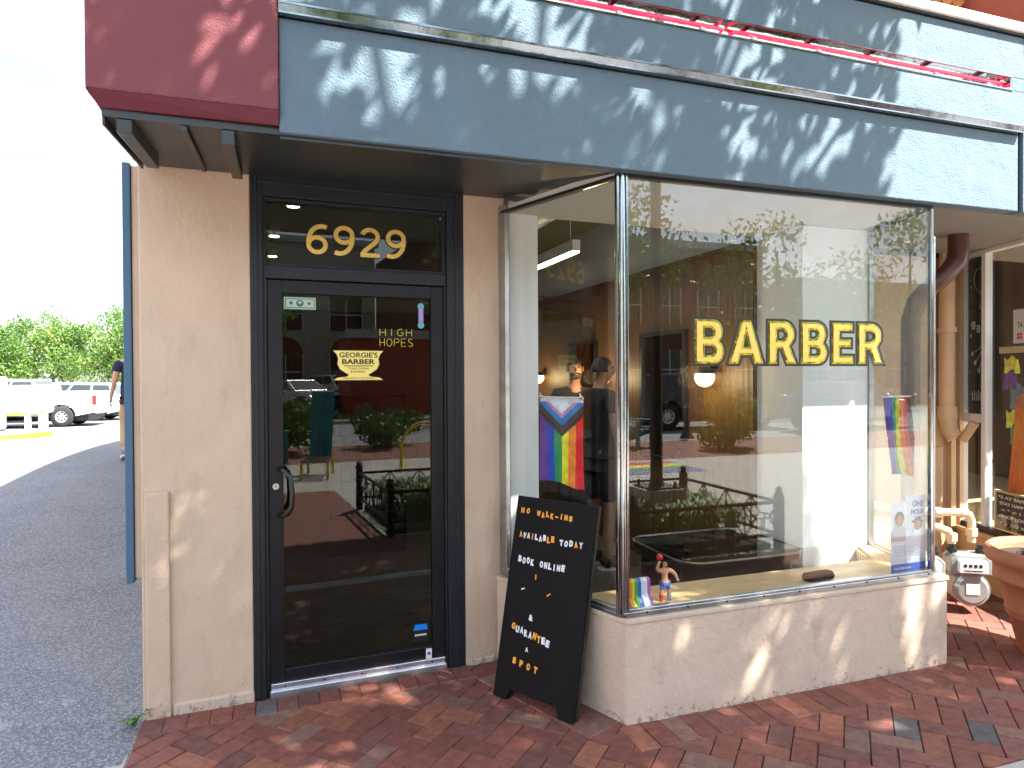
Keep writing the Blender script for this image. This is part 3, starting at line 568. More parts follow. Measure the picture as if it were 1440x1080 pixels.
mb = MB(); mb.prism([(1.262, 3.66), (1.44, 3.667), (1.44, 3.80), (1.262, 3.80)], .0122, 2.60); bp(mb, 'interior_jamb', M['white'], bevel=.004)
mb = MB(); mb.prism([(1.49, 2.81), (3.425, 2.81), (3.63, 3.39), (3.63, 3.80), (1.20, 3.70)], 2.531, 2.56); mb.box((1.2, 3.703, 2.6605), (3.63, 3.76, 3.155)); bp(mb, 'window_ceiling', M['ceil'])
mb = MB(); mb.box((-.448, 3.93, 3.10), (4.2, 9.6, 3.15)); bp(mb, 'shop_ceiling', M['ceil_back'])
mb = MB(); mb.box((3.055, 3.802, 2.5), (3.2, 9.6, 3.099)); mb.box((-.447, 9.5, 2.5), (3.054, 9.59, 3.099)); mb.box((-.446, 3.93, .0125), (-.40, 9.499, 3.098)); bp(mb, 'plaster_wall', M['greyplaster'])
mb = MB(); mb.box((3.05, 3.801, .0125), (3.19, 9.45, 2.49)); mb.box((3.038, 3.801, 2.491), (3.10, 9.45, 2.52)); bp(mb, 'panelled_wall', M['panel'])
mb = MB(); mb.box((-.399, 9.46, .0125), (3.049, 9.499, 2.49)); bp(mb, 'panelled_wall', M['panelx'])
mb = MB(); pts = [(1.72, 3.95+k*.115, 2.86) for k in range(48)]; mb.tube(pts, [.20+.012*(k % 2) for k in range(48)], 20); bp(mb, 'air_duct', mat('duct_white', (.60, .61, .62), .35, metal=.3))

# mirrors, sconces, lights (things on the inside)
def mirror(y0, y1, which):
    t = thing('wall_mirror', 'black framed mirror on the wood-panelled wall, '+which, 'mirror', (3.03, (y0+y1)/2, .9), group='black framed mirrors along the panelled wall')
    w = (y1-y0)/2; mb = MB()
    for a, b in (((-.02, -w, 0), (.018, -w+.03, 1.07)), ((-.02, w-.03, 0), (.018, w, 1.07)), ((-.02, -w+.0305, 1.04), (.018, w-.0305, 1.07)), ((-.02, -w+.0305, 0), (.018, w-.0305, .03))): mb.box(a, b)
    mb.obj('frame', M['iron'], t); mb = MB(); mb.box((.0, -w+.0305, .0305), (.01, w-.0305, 1.0395)); mb.obj('mirror_glass', mat('mirror_silver', (.45, .47, .46), .03, metal=1), t)
mirror(4.56, 5.25, 'nearest the shop window'); mirror(6.13, 6.78, 'seen through the side pane'); mirror(7.78, 8.45, 'deepest in the shop')
def sconce(y, which):
    t = thing('wall_sconce', 'lit globe sconce on the wood wall, '+which, 'wall lamp', (2.96, y, 1.52), group='globe sconces along the panelled wall')
    mb = MB(); mb.ball((0, 0, .07), .072, 18); mb.obj('globe', M['glow'], t)
    mb = MB(); R_ = []
    for i in range(6): a = i/5*pi/2.6; R_.append((.0755*sin(a), .0755*cos(a)))
    mb.lathe(R_, (0, 0, .07), 18); mb.cyl((0, 0, .12), (.09, 0, .15), .007, n=8); mb.cyl((.075, 0, .15), (.09, 0, .15), .035, n=14); mb.obj('cap', M['iron'], t)
    l = bpy.data.lights.new('sconce_light', 'POINT'); l.energy = 1.8; l.color = (1, .70, .35); l.shadow_soft_size = .08; lo = bpy.data.objects.new('sconce_light', l); COL.objects.link(lo); lo.location = (-.13, 0, .07); lo.parent = t
sconce(4.22, 'under the gold window lettering'); sconce(5.86, 'second in the row'); sconce(7.55, 'deepest in the shop above the pride flag')
t = thing('linear_pendant', 'long white linear light hung from the shop ceiling', 'ceiling light', (2.02, 5.5, 2.48))
mb = MB(); mb.box((-.03, -1.1, .012), (.03, 1.1, .09)); mb.obj('housing', M['white'], t); mb = MB(); mb.box((-.027, -1.09, 0), (.027, 1.09, .0115)); mb.obj('diffuser', M['glow_w'], t)
for q in (-1, 1): mb = MB(); mb.cyl((0, q, .09), (0, q, .62), .003, n=6); mb.obj('cable', M['white'], t)
l = bpy.data.lights.new('pendant_light', 'AREA'); l.shape = 'RECTANGLE'; l.size = .06; l.size_y = 2.1; l.energy = 2; l.color = (1, .96, .88); lo = bpy.data.objects.new('pendant_light', l); COL.objects.link(lo); lo.parent = t; lo.location = (0, 0, -.01)
for x, y, w in ((.15, 5.9, 'nearest the door'), (.0, 7.2, 'middle one of three in the transom'), (-.02, 8.4, 'farthest from the door')):
    t = thing('ceiling_spot', 'small round white spotlight under the shop ceiling, '+w, 'ceiling light', (x, y, 3.02), group='round ceiling spotlights')
    mb = MB(); mb.cyl((0, 0, .0), (0, 0, .085), .055, n=18); mb.obj('housing', M['white'], t); mb = MB(); mb.cyl((0, 0, -.008), (0, 0, -.001), .05, n=18); mb.obj('lens', M['glow_w'], t)
# dark gridded block added for the dark area in the door glass, low black table behind the window
t = thing('dark_grid_block', 'dark block with gridded front seen through the door glass', 'counter', (.78, 6.2, .0125))
mb = MB(); mb.box((-.35, 0, 0), (.35, .6, 1.42)); mb.obj('body', M['dark'], t, bevel=.01)
mb = MB()
for k in range(8): mb.box((-.33+k*.092, -.006, .35), (-.326+k*.092, -.001, 1.38))
for k in range(11): mb.box((-.34, -.0115, .37+k*.1), (.34, -.0065, .374+k*.1))
mb.obj('grid', mat('grey_grid', (.08, .08, .08), .5), t); mb = MB(); mb.box((-.38, -.03, 1.421), (.38, .63, 1.45)); mb.obj('top', M['iron'], t, bevel=.004)
def rrect(x0, y0, x1, y1, r, n=8):
    out = []
    for cx, cy, a0 in ((x1-r, y0+r, -pi/2), (x1-r, y1-r, 0), (x0+r, y1-r, pi/2), (x0+r, y0+r, pi)):
        for k in range(n+1): a = a0+pi/2*k/n; out.append((cx+r*cos(a), cy+r*sin(a)))
    return out
t = thing('low_table', 'low glossy black table with rounded corners and thin pale rim just inside the shop window', 'table', (2.58, 3.56, .0125))
mb = MB(); mb.prism(rrect(-.44, -.34, .42, .36, .14), .503, .540); mb.obj('table_top', mat('black_gloss', (.006, .006, .006), .05, coat=.5), t, bevel=.003)
mb = MB(); o_ = rrect(-.444, -.344, .424, .364, .144); i_ = rrect(-.436, -.336, .416, .356, .136); n_ = len(o_)
mb.add([(*p, .536) for p in o_]+[(*p, .536) for p in i_]+[(*p, .545) for p in o_]+[(*p, .545) for p in i_], [f for k in range(n_) for f in ((k, (k+1) % n_, 2*n_+(k+1) % n_, 2*n_+k), (2*n_+k, 2*n_+(k+1) % n_, 3*n_+(k+1) % n_, 3*n_+k), (n_+k, 3*n_+k, 3*n_+(k+1) % n_, n_+(k+1) % n_))]); mb.obj('rim', M['alu'], t)
mb = MB(); mb.prism(rrect(-.40, -.30, .38, .32, .12), 0, .502); mb.obj('base', M['dark'], t, bevel=.003)

# ------------------------------------------------------------------ neighbour's shop on the right
ON = (5.0, 3.9, 0)
nb = thing('neighbour_shop', 'tan neighbouring shop with white framed display window and red upper storey', 'building', ON)
def npart(mb, name, m, parent=None, bevel=0): return mb.obj(name, m, parent or nb, world=ON, bevel=bevel)
NP = Vector((5.12, 3.9)); ND = Vector((-.33, -.94)).normalized()
def nq(t, off=0): p = NP+ND*t; n = Vector((ND.y, -ND.x)); return (p.x+n.x*off, p.y+n.y*off)     # +off = towards us (left)
def nslab(mb, t0, t1, z0, z1, o0, o1, mi=0):
    a, b, c, d = nq(t0, o0), nq(t1, o0), nq(t1, o1), nq(t0, o1); return mb.prism([a, b, c, d], z0, z1, mi)
mb = MB(); mb.box((3.66, 3.9, -.1), (5.14, 4.05, 2.56)); npart(mb, 'recess_wall', M['tanwall'])
mb = MB(); nslab(mb, 0, 1.27, -.1, .395, -.02, .06); npart(mb, 'stall_riser', M['tanwall'], bevel=.005)
mb = MB(); nslab(mb, 0, 1.27, .396, .425, -.02, .085); npart(mb, 'window_sill', M['tanpipe'], bevel=.004)
mb = MB(); nslab(mb, 0, 1.27, .426, .465, -.01, .05); npart(mb, 'sill_rail', M['frame'], bevel=.003)
mb = MB(); nslab(mb, .0, .05, .466, 2.5, -.02, .03); npart(mb, 'jamb', M['white'], bevel=.003)
mb = MB(); nslab(mb, .275, .318, .466, 2.5, -.02, .035); npart(mb, 'mullion', M['white'], bevel=.003)
mb = MB(); nslab(mb, .0505, .2745, 1.235, 1.30, -.015, .028); npart(mb, 'transom_rail', M['white'], bevel=.003)
mb = MB(); nslab(mb, .0, 1.27, 2.501, 2.6, -.02, .04); npart(mb, 'head_rail', M['white'], bevel=.003)
mb = MB(); nslab(mb, .0505, .2745, .466, 1.234, -.003, .003); npart(mb, 'window', M['glass'])
mb = MB(); nslab(mb, .0505, .2745, 1.301, 2.50, -.003, .003); npart(mb, 'window', M['glass'])
mb = MB(); nslab(mb, .3185, 1.26, .466, 2.50, -.003, .003); npart(mb, 'window', M['glass'])
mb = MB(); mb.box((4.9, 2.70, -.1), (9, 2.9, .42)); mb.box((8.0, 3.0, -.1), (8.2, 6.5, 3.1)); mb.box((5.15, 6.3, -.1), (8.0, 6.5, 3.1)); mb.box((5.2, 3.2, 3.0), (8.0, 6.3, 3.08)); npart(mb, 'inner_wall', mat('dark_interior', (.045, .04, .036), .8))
mb = MB(); mb.box((5.35, 3.0, -.02), (8.0, 6.3, .40)); npart(mb, 'display_floor', M['deck'])
mb = MB(); mb.box((4.055, 2.72, 2.53), (10, 2.80, 3.50)); npart(mb, 'fascia', M['blue'], bevel=.004)
mb = MB(); mb.box((6.9, 4.6, 3.56), (16, 12, 9)); npart(mb, 'upper_storey', stucco('rust_red_stucco', (.36, .075, .035), .4, 60))
mb = MB(); mb.box((3.4, 6.2, 3.56), (6.89, 12, 6.6)); npart(mb, 'upper_wall', stucco('pale_pink_stucco', (.62, .42, .33), .3, 60))
mb = MB()
for k in range(15):
    x = 4.7+k*.145
    if x < 6.88:
        for r_ in range(5): mb.tube([(x, 5.15+r_*.3, 5.50+r_*.16), (x, 5.5+r_*.3, 5.70+r_*.16)], [.085, .065], 10)
npart(mb, 'tile_roof', mat('clay_tile', (.62, .26, .09), .8, bump=.5, var=.3, vscale=9))
mb = MB(); mb.prism([(5.25, 5.44), (6.9, 6.31), (6.9, 6.2), (5.25, 5.34)], 4.6, 6.885, axis='X'); npart(mb, 'eave', M['white'])
# things in the neighbour's window
def plane_thing(name, label, cat, t0, t1, z0, z1, off, m, th=.01):
    mb = MB(); nslab(mb, t0, t1, z0, z1, off-th, off); o = mb.obj(name, m); tag(o, label, cat); return o
# chalk panel with flowers
a = nq(.16, -.03); t = thing('chalk_panel', 'tall black panel with white chalk flowers behind the narrow shop pane', 'sign', (a[0], a[1], 1.30))
mb = MB(); nslab(mb, .055, .27, 1.305, 2.498, -.04, -.03); mb.obj('board', mat('blackboard', (.018, .022, .024), .7), t, world=(a[0], a[1], 1.30))
mb = MB()
def chalk(pts, r=.0022, mi=0):
    mb.tube([(*nq(tt, -.026), z) for tt, z in pts], r, 5, mi)
chalk([(.16+.05*cos(x), 2.33+.085*sin(x)) for x in [pi*.35+k*pi*1.1/10 for k in range(11)]], .003, 1)
chalk([(.15, 2.24), (.19, 2.21), (.21, 2.16), (.22, 2.10)], .003, 1)
for tt, z in ((.175, 2.12), (.20, 2.09), (.225, 2.08), (.20, 2.17)):
    p = nq(tt, -.027); mb.ball((p[0], p[1], z), .012, 8, 1, (.5, .5, 1.9))
for tt, z, r in ((.10, 1.98, .030), (.155, 1.95, .028), (.225, 1.86, .022), (.20, 1.93, .016), (.24, 1.92, .016), (.23, 1.55, .03), (.21, 1.50, .026), (.07, 1.90, .012), (.085, 1.76, .016), (.12, 1.69, .017), (.16, 1.63, .018)):
    p = nq(tt, -.026)
    for q in range(6): a2 = q*pi/3; pp = nq(tt+r*.55*cos(a2)*.8, -.026); mb.ball((pp[0], pp[1], z+r*.8*sin(a2)), r*.42, 8, 0, (.35, .8, 1))
for e in ((.085, 1.76), (.12, 1.69), (.16, 1.63)): chalk([(.235, 1.87), ((.235+e[0])/2+.01, (1.87+e[1])/2-.015), e])
for k in range(26): tt = random.choice((.06, .24))+random.uniform(0, .02); z = random.uniform(1.35, 2.45); p = nq(tt, -.026); mb.ball((p[0], p[1], z), .004, 6)
for k in range(7): chalk([(.09+k*.022, 1.40), (.09+k*.022, 1.46+.015*(k % 2))], .003)
mb.obj('chalk_drawing', [mat('chalk', (.62, .60, .54), .9), mat('chalk_teal', (.25, .50, .50), .9)], t, world=(a[0], a[1], 1.30))
# wire grid, garments, easel
a = nq(.45, -.35); t = thing('wire_grid', 'white wire display grid hung behind the clothes in the neighbouring window', 'display rack', (a[0], a[1], .40))
mb = MB()
for k in range(8): p = nq(.30+k*.075, -.30); mb.cyl((*p, 1.2), (*p, 2.12), .004, n=5)
for k in range(11): mb.cyl((*nq(.29, -.30), 1.2+k*.09), (*nq(.86, -.30), 1.2+k*.09), .004, n=5)
mb.obj('wires', M['white'], t, world=(a[0], a[1], .40))
def cloth(name, label, cat, c, w, z0, z1, m, folds=5, dirv=(-.33, -.94), amp=.02, taper=.75, grp=None):
    d = Vector(dirv).normalized(); n = Vector((d.y, -d.x)); vs = []; fs = []; nx_, nz_ = 24, 12
    for j in range(nz_+1):
        v = j/nz_
        for i in range(nx_+1):
            q = i/nx_-.5; ww = w*(taper+(1-taper)*v); o_ = amp*(.3+v)*sin(q*folds*2*pi+v*2)
            vs.append((c[0]+d.x*q*ww+n.x*o_, c[1]+d.y*q*ww+n.y*o_, z1+(z0-z1)*v+.015*sin(q*9+1)))
    for j in range(nz_):
        for i in range(nx_): k = j*(nx_+1)+i; fs.append((k, k+1, k+nx_+2, k+nx_+1))
    mb = MB(); mb.add(vs, fs, 0, True); o = mb.obj(name, m, world=(c[0], c[1], z0)); o.location = (c[0], c[1], z0)
    q = o.modifiers.new('thick', 'SOLIDIFY'); q.thickness = .004; tag(o, label, cat, grp); return o
cloth('dress', 'orange and yellow fabric dress hanging at the right edge of the neighbouring window', 'dress', nq(.51, -.10), .24, .50, 1.45, mat('orange_silk', (.85, .30, .01), .5, col2=(.75, .10, .01), vscale=5, bump=.4, bscale=20), 6, amp=.03, taper=.4)
for k, (tt, z0, z1, m_, lb) in enumerate(((.40, 1.62, 1.72, (.80, .70, .08), 'bright yellow folded top, topmost in the neighbouring window'), (.38, 1.50, 1.61, (.16, .05, .28), 'small purple top under the yellow one'), (.46, 1.36, 1.52, (.16, .22, .33), 'slate blue patterned top below the purple one'), (.42, 1.22, 1.33, (.70, .72, .08), 'lime yellow top above the green one'), (.46, 1.10, 1.22, (.03, .32, .12), 'green top, lowest of the small garments'))):
    cloth('garment', lb, 'clothing', nq(tt, -.10), .15, z0, z1, mat('cloth_%d' % k, m_, .85, var=.25, vscale=30), 3, amp=.008, taper=.9, grp='small garments in the neighbouring window')
a = nq(.62, -.05); t = thing('wooden_easel', 'pale wooden display frame standing behind the right pane', 'display rack', (a[0], a[1], .40))
mb = MB(); nslab(mb, .585, .615, .41, 1.75, -.09, -.06); mb.obj('post', M['deck'], t, world=(a[0], a[1], .40)); mb = MB(); nslab(mb, .33, .584, 1.755, 1.80, -.09, -.06); mb.obj('rail', M['deck'], t, world=(a[0], a[1], .40))
a = nq(.6, -.04); t = thing('paper_sign', 'white paper sign with a pink bow print behind the right pane', 'sign', (a[0], a[1], 1.8))
mb = MB(); nslab(mb, .50, .75, 1.82, 2.06, -.045, -.04); mb.obj('sheet', M['white'], t, world=(a[0], a[1], 1.8)); mb = MB()
for q in (-1, 1):
    for r_ in (-1, 1): p = nq(.565+q*.013, -.036); mb.ball((p[0], p[1], 1.87+r_*.012), .013, 8, 0, (.5, .8, .9))
ux = (ND.x, ND.y, 0); put_text(mb, 'TA', (*nq(.545, -.036), 1.93), ux, (0, 0, 1), .05, .04, 1, depth=.0005)
mb.obj('print', [mat('pink_print', (.75, .03, .10), .6), M['ink']], t, world=(a[0], a[1], 1.8))
# letter board
a = nq(.5, -.03); OLB = (a[0], a[1], .47); t = thing('letter_board', 'black letter board in a light wood frame reading STAY SAFE in the neighbouring window', 'sign', OLB)
mb = MB(); nslab(mb, .355, .86, .475, .735, -.04, -.03); mb.obj('board', mat('felt_black', (.018, .016, .015), .95, bump=.4), t, world=OLB)
mb = MB(); nslab(mb, .34, .3545, .47, .75, -.042, -.018); nslab(mb, .8605, .875, .47, .75, -.042, -.018); nslab(mb, .355, .86, .7355, .75, -.042, -.018); nslab(mb, .355, .86, .466, .4745, -.042, -.018); mb.obj('frame', M['deck'], t, world=OLB, bevel=.001)
mb = MB()
for s_, t0, z, w in (('*S AY SAFE', .37, .690, .27), ('STAY HAPPY', .385, .645, .26), ('o * o | v', .40, .598, .25), ('vSHOP LOCAL!', .37, .552, .34), ('* o  XO XO', .39, .500, .28)):
    put_text(mb, s_, (*nq(t0, -.0285), z), ux, (0, 0, 1), w, .024, 0, offset=.02, depth=.001)
mb.obj('letters', M['white'], t, world=OLB)

# downspout: oxblood elbow, then tan pipe
t = thing('downspout', 'oxblood rainwater elbow under the soffit feeding a tan pipe beside the bay', 'pipe', (4.25, 3.5, 0))
W_ = (4.25, 3.5, 0)
mb = MB(); mb.tube([(4.30, 3.30, 2.53), (4.30, 3.30, 2.42), (4.285, 3.305, 2.35), (4.23, 3.33, 2.27), (4.19, 3.42, 2.19), (4.165, 3.50, 2.10), (4.16, 3.54, 1.98), (4.16, 3.54, .02)], .062, 12); mb.obj('elbow', M['brownpipe'], t, world=W_)
mb = MB(); mb.tube([(4.86, 3.82, 2.56), (4.86, 3.82, 1.28)], .055, 14); mb.obj('pipe', M['tanpipe'], t, world=W_)
mb = MB(); mb.cyl((4.86, 3.82, 1.92), (4.86, 3.82, 1.96), .068, n=14); mb.obj('collar', M['tanpipe'], t, world=W_); mb = MB(); mb.cyl((4.86, 3.82, 1.26), (4.86, 3.82, 1.36), .068, n=14); mb.tube([(4.86, 3.82, 1.28), (4.86, 3.80, 1.18), (4.87, 3.76, 1.12)], .06, 12); mb.obj('collar', M['tanpipe'], t, world=W_)
mb = MB(); mb.tube([(4.92, 3.74, 1.10), (4.94, 3.66, 1.24)], .035, 10); mb.tube([(4.78, 3.84, .0), (4.78, 3.84, 1.05)], .04, 12); mb.obj('cleanout', M['tanpipe'], t, world=W_)
mb = MB(); mb.box((4.96, 3.86, .42), (5.01, 3.899, 2.55)); mb.box((5.04, 3.85, .42), (5.08, 3.899, 2.55)); npart(mb, 'trim_board', M['tanpipe'])

# gas meters
def gas_meter(x, y, rz, lab):
    t = thing('gas_meter', lab, 'gas meter', (x, y, 0), rz, 'grey gas meters on the tan wall')
    mg = M['meter']
    mb = MB(); mb.cyl((0, .05, .17), (0, -.10, .17), .115, n=28); mb.cyl((0, -.10, .17), (0, -.125, .17), .105, .085, 28); mb.cyl((0, .05, .17), (0, .075, .17), .115, .09, 28); mb.obj('diaphragm_case', mg, t, bevel=.006)
    mb = MB(); mb.prism([(-.125, .265), (.125, .265), (.125, .36), (.09, .395), (-.09, .395), (-.125, .36)], -.10, .06, axis='Y'); mb.obj('meter_head', mg, t, bevel=.008)
    mb = MB(); mb.box((-.085, -.145, .285), (.085, -.101, .365)); mb.obj('index_box', M['white_gloss'], t, bevel=.004)
    mb = MB()
    for k in range(4): mb.box((-.06+k*.03, -.147, .325), (-.042+k*.03, -.1455, .345))
    mb.box((-.06, -.147, .30), (.05, -.1455, .306)); mb.obj('dial', M['ink'], t)
    mb = MB(); mb.box((-.04, -.128, .14), (.04, -.126, .21)); mb.obj('label_plate', M['white'], t)
    for q in (-1, 1):
        mb = MB(); mb.cyl((q*.085, -.02, .39), (q*.085, -.02, .45), .022, n=12); mb.cyl((q*.085, -.02, .40), (q*.085, -.02, .42), .032, n=6, smooth=False); mb.obj('coupling', M['iron'], t)
    return t
M['meter'] = mat('meter_grey', (.30, .315, .32), .35, metal=.3, bump=.15, bscale=25, var=.15)
gas_meter(4.42, 3.34, radians(-32), 'grey round gas meter on the tan wall, nearest the terracotta pot')
gas_meter(4.10, 3.42, radians(-32), 'grey round gas meter half hidden by the window corner')
t = thing('gas_pipework', 'cream painted gas pipes bending down to the two meters', 'pipe', (4.3, 3.6, .4)); Wg = (4.3, 3.6, .4)
mb = MB(); mb.tube([(4.05, 3.89, .66), (4.12, 3.60, .665), (4.22, 3.42, .665), (4.40, 3.36, .66), (4.465, 3.345, .64), (4.48, 3.34, .60), (4.48, 3.34, .455)], .026, 12); mb.obj('pipe', M['gaspipe'] if 'gaspipe' in M else M.setdefault('gaspipe', mat('cream_pipe', (.68, .50, .32), .5, bump=.1)), t, world=Wg)
mb = MB(); mb.tube([(4.02, 3.89, .57), (4.10, 3.55, .575), (4.22, 3.40, .57), (4.30, 3.37, .54), (4.32, 3.365, .50), (4.32, 3.36, .455)], .026, 12); mb.obj('pipe', M['gaspipe'], t, world=Wg)
mb = MB(); mb.tube([(4.05, 3.50, .70), (4.05, 3.45, .62), (4.05, 3.44, .455)], .026, 12); mb.obj('pipe', M['gaspipe'], t, world=Wg)
for p in ((4.48, 3.34, .50), (4.32, 3.362, .475), (4.05, 3.44, .52), (4.42, 3.352, .655), (4.24, 3.40, .665)):
    mb = MB()
    if p[2] < .6: mb.cyl((p[0], p[1], p[2]), (p[0], p[1], p[2]+.05), .037, n=8, smooth=False)
    else: mb.tube([(p[0]-.02, p[1]+.008, p[2]), (p[0]+.02, p[1]-.008, p[2])], .035, 8)
    mb.obj('union_nut', M['gaspipe'], t, world=Wg, bevel=.002)
# terracotta pot
t = thing('terracotta_pot', 'large ribbed terracotta pot on the brick sidewalk at the right edge', 'plant pot', (4.14, 2.60, 0))
mb = MB(); mb.lathe([(0, .01), (.15, .0), (.165, .02), (.215, .22), (.228, .23), (.222, .245), (.235, .255), (.23, .27), (.262, .42), (.285, .425), (.292, .44), (.287, .455), (.292, .52), (.325, .535), (.335, .56), (.330, .60), (.312, .615), (.288, .605), (.278, .57), (.272, .54), (0, .54)], n=48); mb.obj('pot', M['terra'], t)
mb = MB(); mb.lathe([(0, .57), (.12, .572), (.22, .565), (.279, .556)], n=32); mb.obj('soil', M['soil'], t)
def leaves(n, centers, rad, size, seed=1, squash=(1, 1, 1), up_=.3, flat=False):
    """leaf quads scattered in blobs; returns MB and tone list"""
    R = random.Random(seed); mb = MB(); tn = []; cen = []
    for c, r in zip(centers, rad): cen.append((Vector(c), r, R.random()))
    tot = sum(r**2 for r in rad)
    for c, r, ct in cen:
        for _ in range(int(n*r*r/tot)):
            d = Vector((R.gauss(0, 1), R.gauss(0, 1), R.gauss(0, 1))).normalized(); p = c+Vector((d.x*squash[0], d.y*squash[1], d.z*squash[2]))*r*(R.random()**.4)*R.uniform(.75, 1.12)
            s_ = size*R.uniform(.6, 1.35); a = Vector((R.gauss(0, 1), R.gauss(0, 1), R.gauss(0, 1)*.5+up_)).normalized(); b = a.orthogonal().normalized(); b = Matrix.Rotation(R.uniform(0, 6.28), 3, a) @ b; cc = a.cross(b)
            mb.v += [tuple(p-b*s_), tuple(p+cc*s_*.42-b*s_*.1), tuple(p+b*s_), tuple(p-cc*s_*.42-b*s_*.1)]; k = len(mb.v)-4
            mb.f.append((k, k+1, k+2, k+3)); mb.mi.append(0); mb.sm.append(False); tn.append(min(1, max(0, ct*.45+R.random()*.65)))
    return mb, tn
mb, tn = leaves(260, [(0, 0, .66), (.09, .03, .65), (-.08, -.05, .64)], [.11, .09, .09], .035, 5); pl = mb.obj('plant', M['leaf_bush'], t, tones=tn)
mb = MB()
for k in range(5): a = k*1.26; mb.tube([(0.02*cos(a), .02*sin(a), .56), (.06*cos(a), .06*sin(a), .70)], [.004, .002], 5)
mb.obj('stem', M['bark'], pl)

# ------------------------------------------------------------------ sandwich board
bx, by = 1.020, 3.248; ang = math.atan2(-.4216, .248)
t = thing('sandwich_board', 'black sandwich board leaning on the bay with white and orange paper letters', 'sign', (1.02, 3.248, 0), ang)
TL = Matrix.Rotation(radians(-12), 4, 'X')          # leans back: local +y points to the wall
w = .489; OUT = [(0, 0), (.085, 0), (.105, .055), (w-.105, .055), (w-.085, 0), (w, 0), (w, 1.0), (0, 1.0)]
mb = MB(); mb.prism(OUT, 0, .022, 0, M4=TL, axis='Y'); mb.obj('front_panel', M['blacksatin'] if 0 else mat('board_black', (.006, .006, .0065), .6, spec=.15, bump=.05, var=.2, vscale=6), t, bevel=.004)
mb = MB(); mb.prism(OUT, .026, .048, 0, M4=TL, axis='Y'); mb.obj('back_panel', mat('board_edge', (.02, .016, .013), .5), t, bevel=.004)
mb = MB()
M['paper_w'] = mat('paper_white', (.74, .76, .84), .7); M['paper_o'] = mat('paper_orange', (.83, .36, .035), .7)
def blet(s_, x, z, cw, h, cols, step, jit=.004, rise=0):
    R = random.Random(len(s_)*7+int(z*100))
    for k, ch in enumerate(s_):
        if ch == ' ': continue
        vs, fs = text_geo(ch, .075); b = (min(v[0] for v in vs), max(v[0] for v in vs), min(v[1] for v in vs), max(v[1] for v in vs))
        wd = cw*(.35 if ch in 'I1' else 1)*(1.25 if ch == 'W' else 1); hh = h*(.25 if ch == '-' else 1); a = R.uniform(-.12, .12); cx = x+k*step; cz = z+R.uniform(-jit, jit)+rise*k
        sx = wd/(b[1]-b[0]); sz = hh/(b[3]-b[2]); V = []
        for v in vs:
            lx = (v[0]-b[0])*sx-wd/2; lz = (v[1]-b[2])*sz-hh/2; V.append(TL @ Vector((cx+lx*cos(a)-lz*sin(a), -.0012+(-.0006 if v[2] > 0 else .0006), cz+lx*sin(a)+lz*cos(a))))
        mb.add(V, fs, 0 if cols[k % len(cols)] == 'w' else 1)
blet('NO', .045, .925, .020, .028, 'oo', .036); blet('WALK-INS', .150, .923, .020, .028, 'oooooooo', .0285)
blet('AVAILABLE', .052, .805, .019, .030, 'owwowwwoo', .0255); blet('TODAY', .310, .803, .021, .030, 'wwwow', .029)
blet('BOOK', .066, .682, .020, .032, 'wwww', .027); blet('ONLINE', .205, .680, .020, .032, 'wwwwww', .0265)
blet('&', .180, .418, .025, .030, 'w', .03); blet('GUARANTEE', .078, .352, .022, .033, 'owwwwooww', .0275, rise=-.004); blet('A', .178, .262, .017, .022, 'w', .03); blet('SPOT', .110, .196, .022, .032, 'oooo', .045, rise=-.004)
for p, c_ in ((((.178, .600), (.184, .600), (.182, .624), (.176, .624)), 1), (((.098, .535), (.118, .543), (.120, .549), (.098, .542)), 0), (((.262, .532), (.282, .548), (.279, .553), (.260, .540)), 1)): mb.prism(list(p), -.0018, -.0006, c_, M4=TL, axis='Y')
mb.obj('lettering', [M['paper_w'], M['paper_o']], t)
mb = MB(); mb.tube([TL @ Vector(p) for p in ((.18, .03, .06), (.20, .012, .015), (.24, .03, -.0), (.29, .035, .02), (.26, .03, .05))], .0022, 6); mb.obj('chain', M['iron'], t)

# ------------------------------------------------------------------ flags
def flag(name, label, P0, ux, w, h, paint, n=(0, -1, 0), wave=.012, nx_=48, nz_=60, sway=0., fold=None):
    ux = Vector(ux).normalized(); nn = Vector(n).normalized(); vs = []; fs = []; tn = []
    for j in range(nz_+1):
        v = j/nz_
        for i in range(nx_+1):
            q = i/nx_; o_ = wave*v*(sin(q*7+v*2.5)+.4*sin(q*15-v*4))+(.5*wave*sin(v*26) if abs(v-.5) < .02 else 0)
            pinch = 1-.10*v*abs(sway); vs.append(Vector(P0)+ux*(w*(q-.5)*pinch+w*.5+sway*.05*v)+nn*o_-Vector((0, 0, 1))*h*v*(1-.02*sin(q*5)))
    mi = []
    for j in range(nz_):
        for i in range(nx_): k = j*(nx_+1)+i; fs.append((k, k+nx_+1, k+nx_+2, k+1)); tn.append(paint((i+.5)/nx_, (j+.5)/nz_))
    mb = MB(); mb.add(vs, fs, 0, True)
    return mb, tn
M['flag'] = attr_mat('flag_nylon', .6, .15, 200)
RB = [(.14, .04, .32), (.01, .06, .55), (.01, .32, .08), (.92, .84, .02), (.92, .25, .02), (.80, .008, .015)]
def progress(q, v):
    if v < .045: return (.72, .74, .80)
    d = .20+(1-abs(q-.5)*2)*.26-v           # chevron depth
    if d > .265: return (.80, .84, .95)
    if d > .215: return (.62, .28, .45)
    if d > .13: return (.02, .22, .62)
    if d > .0: return (.075, .045, .035) if d > .06 else (.02, .017, .016)
    return RB[min(5, int(q*6))]
GLd = Vector((1.214-1.512, 3.625-2.790, 0)).normalized(); gn = Vector((GLd.y, -GLd.x, 0)); gn = gn if gn.x > 0 else -gn    # inward normal
def glp(s_, z, off): p = Vector((1.512, 2.790, 0))+GLd*s_+gn*off; return Vector((p.x, p.y, z))
P0 = glp(.600, 1.492, .02)
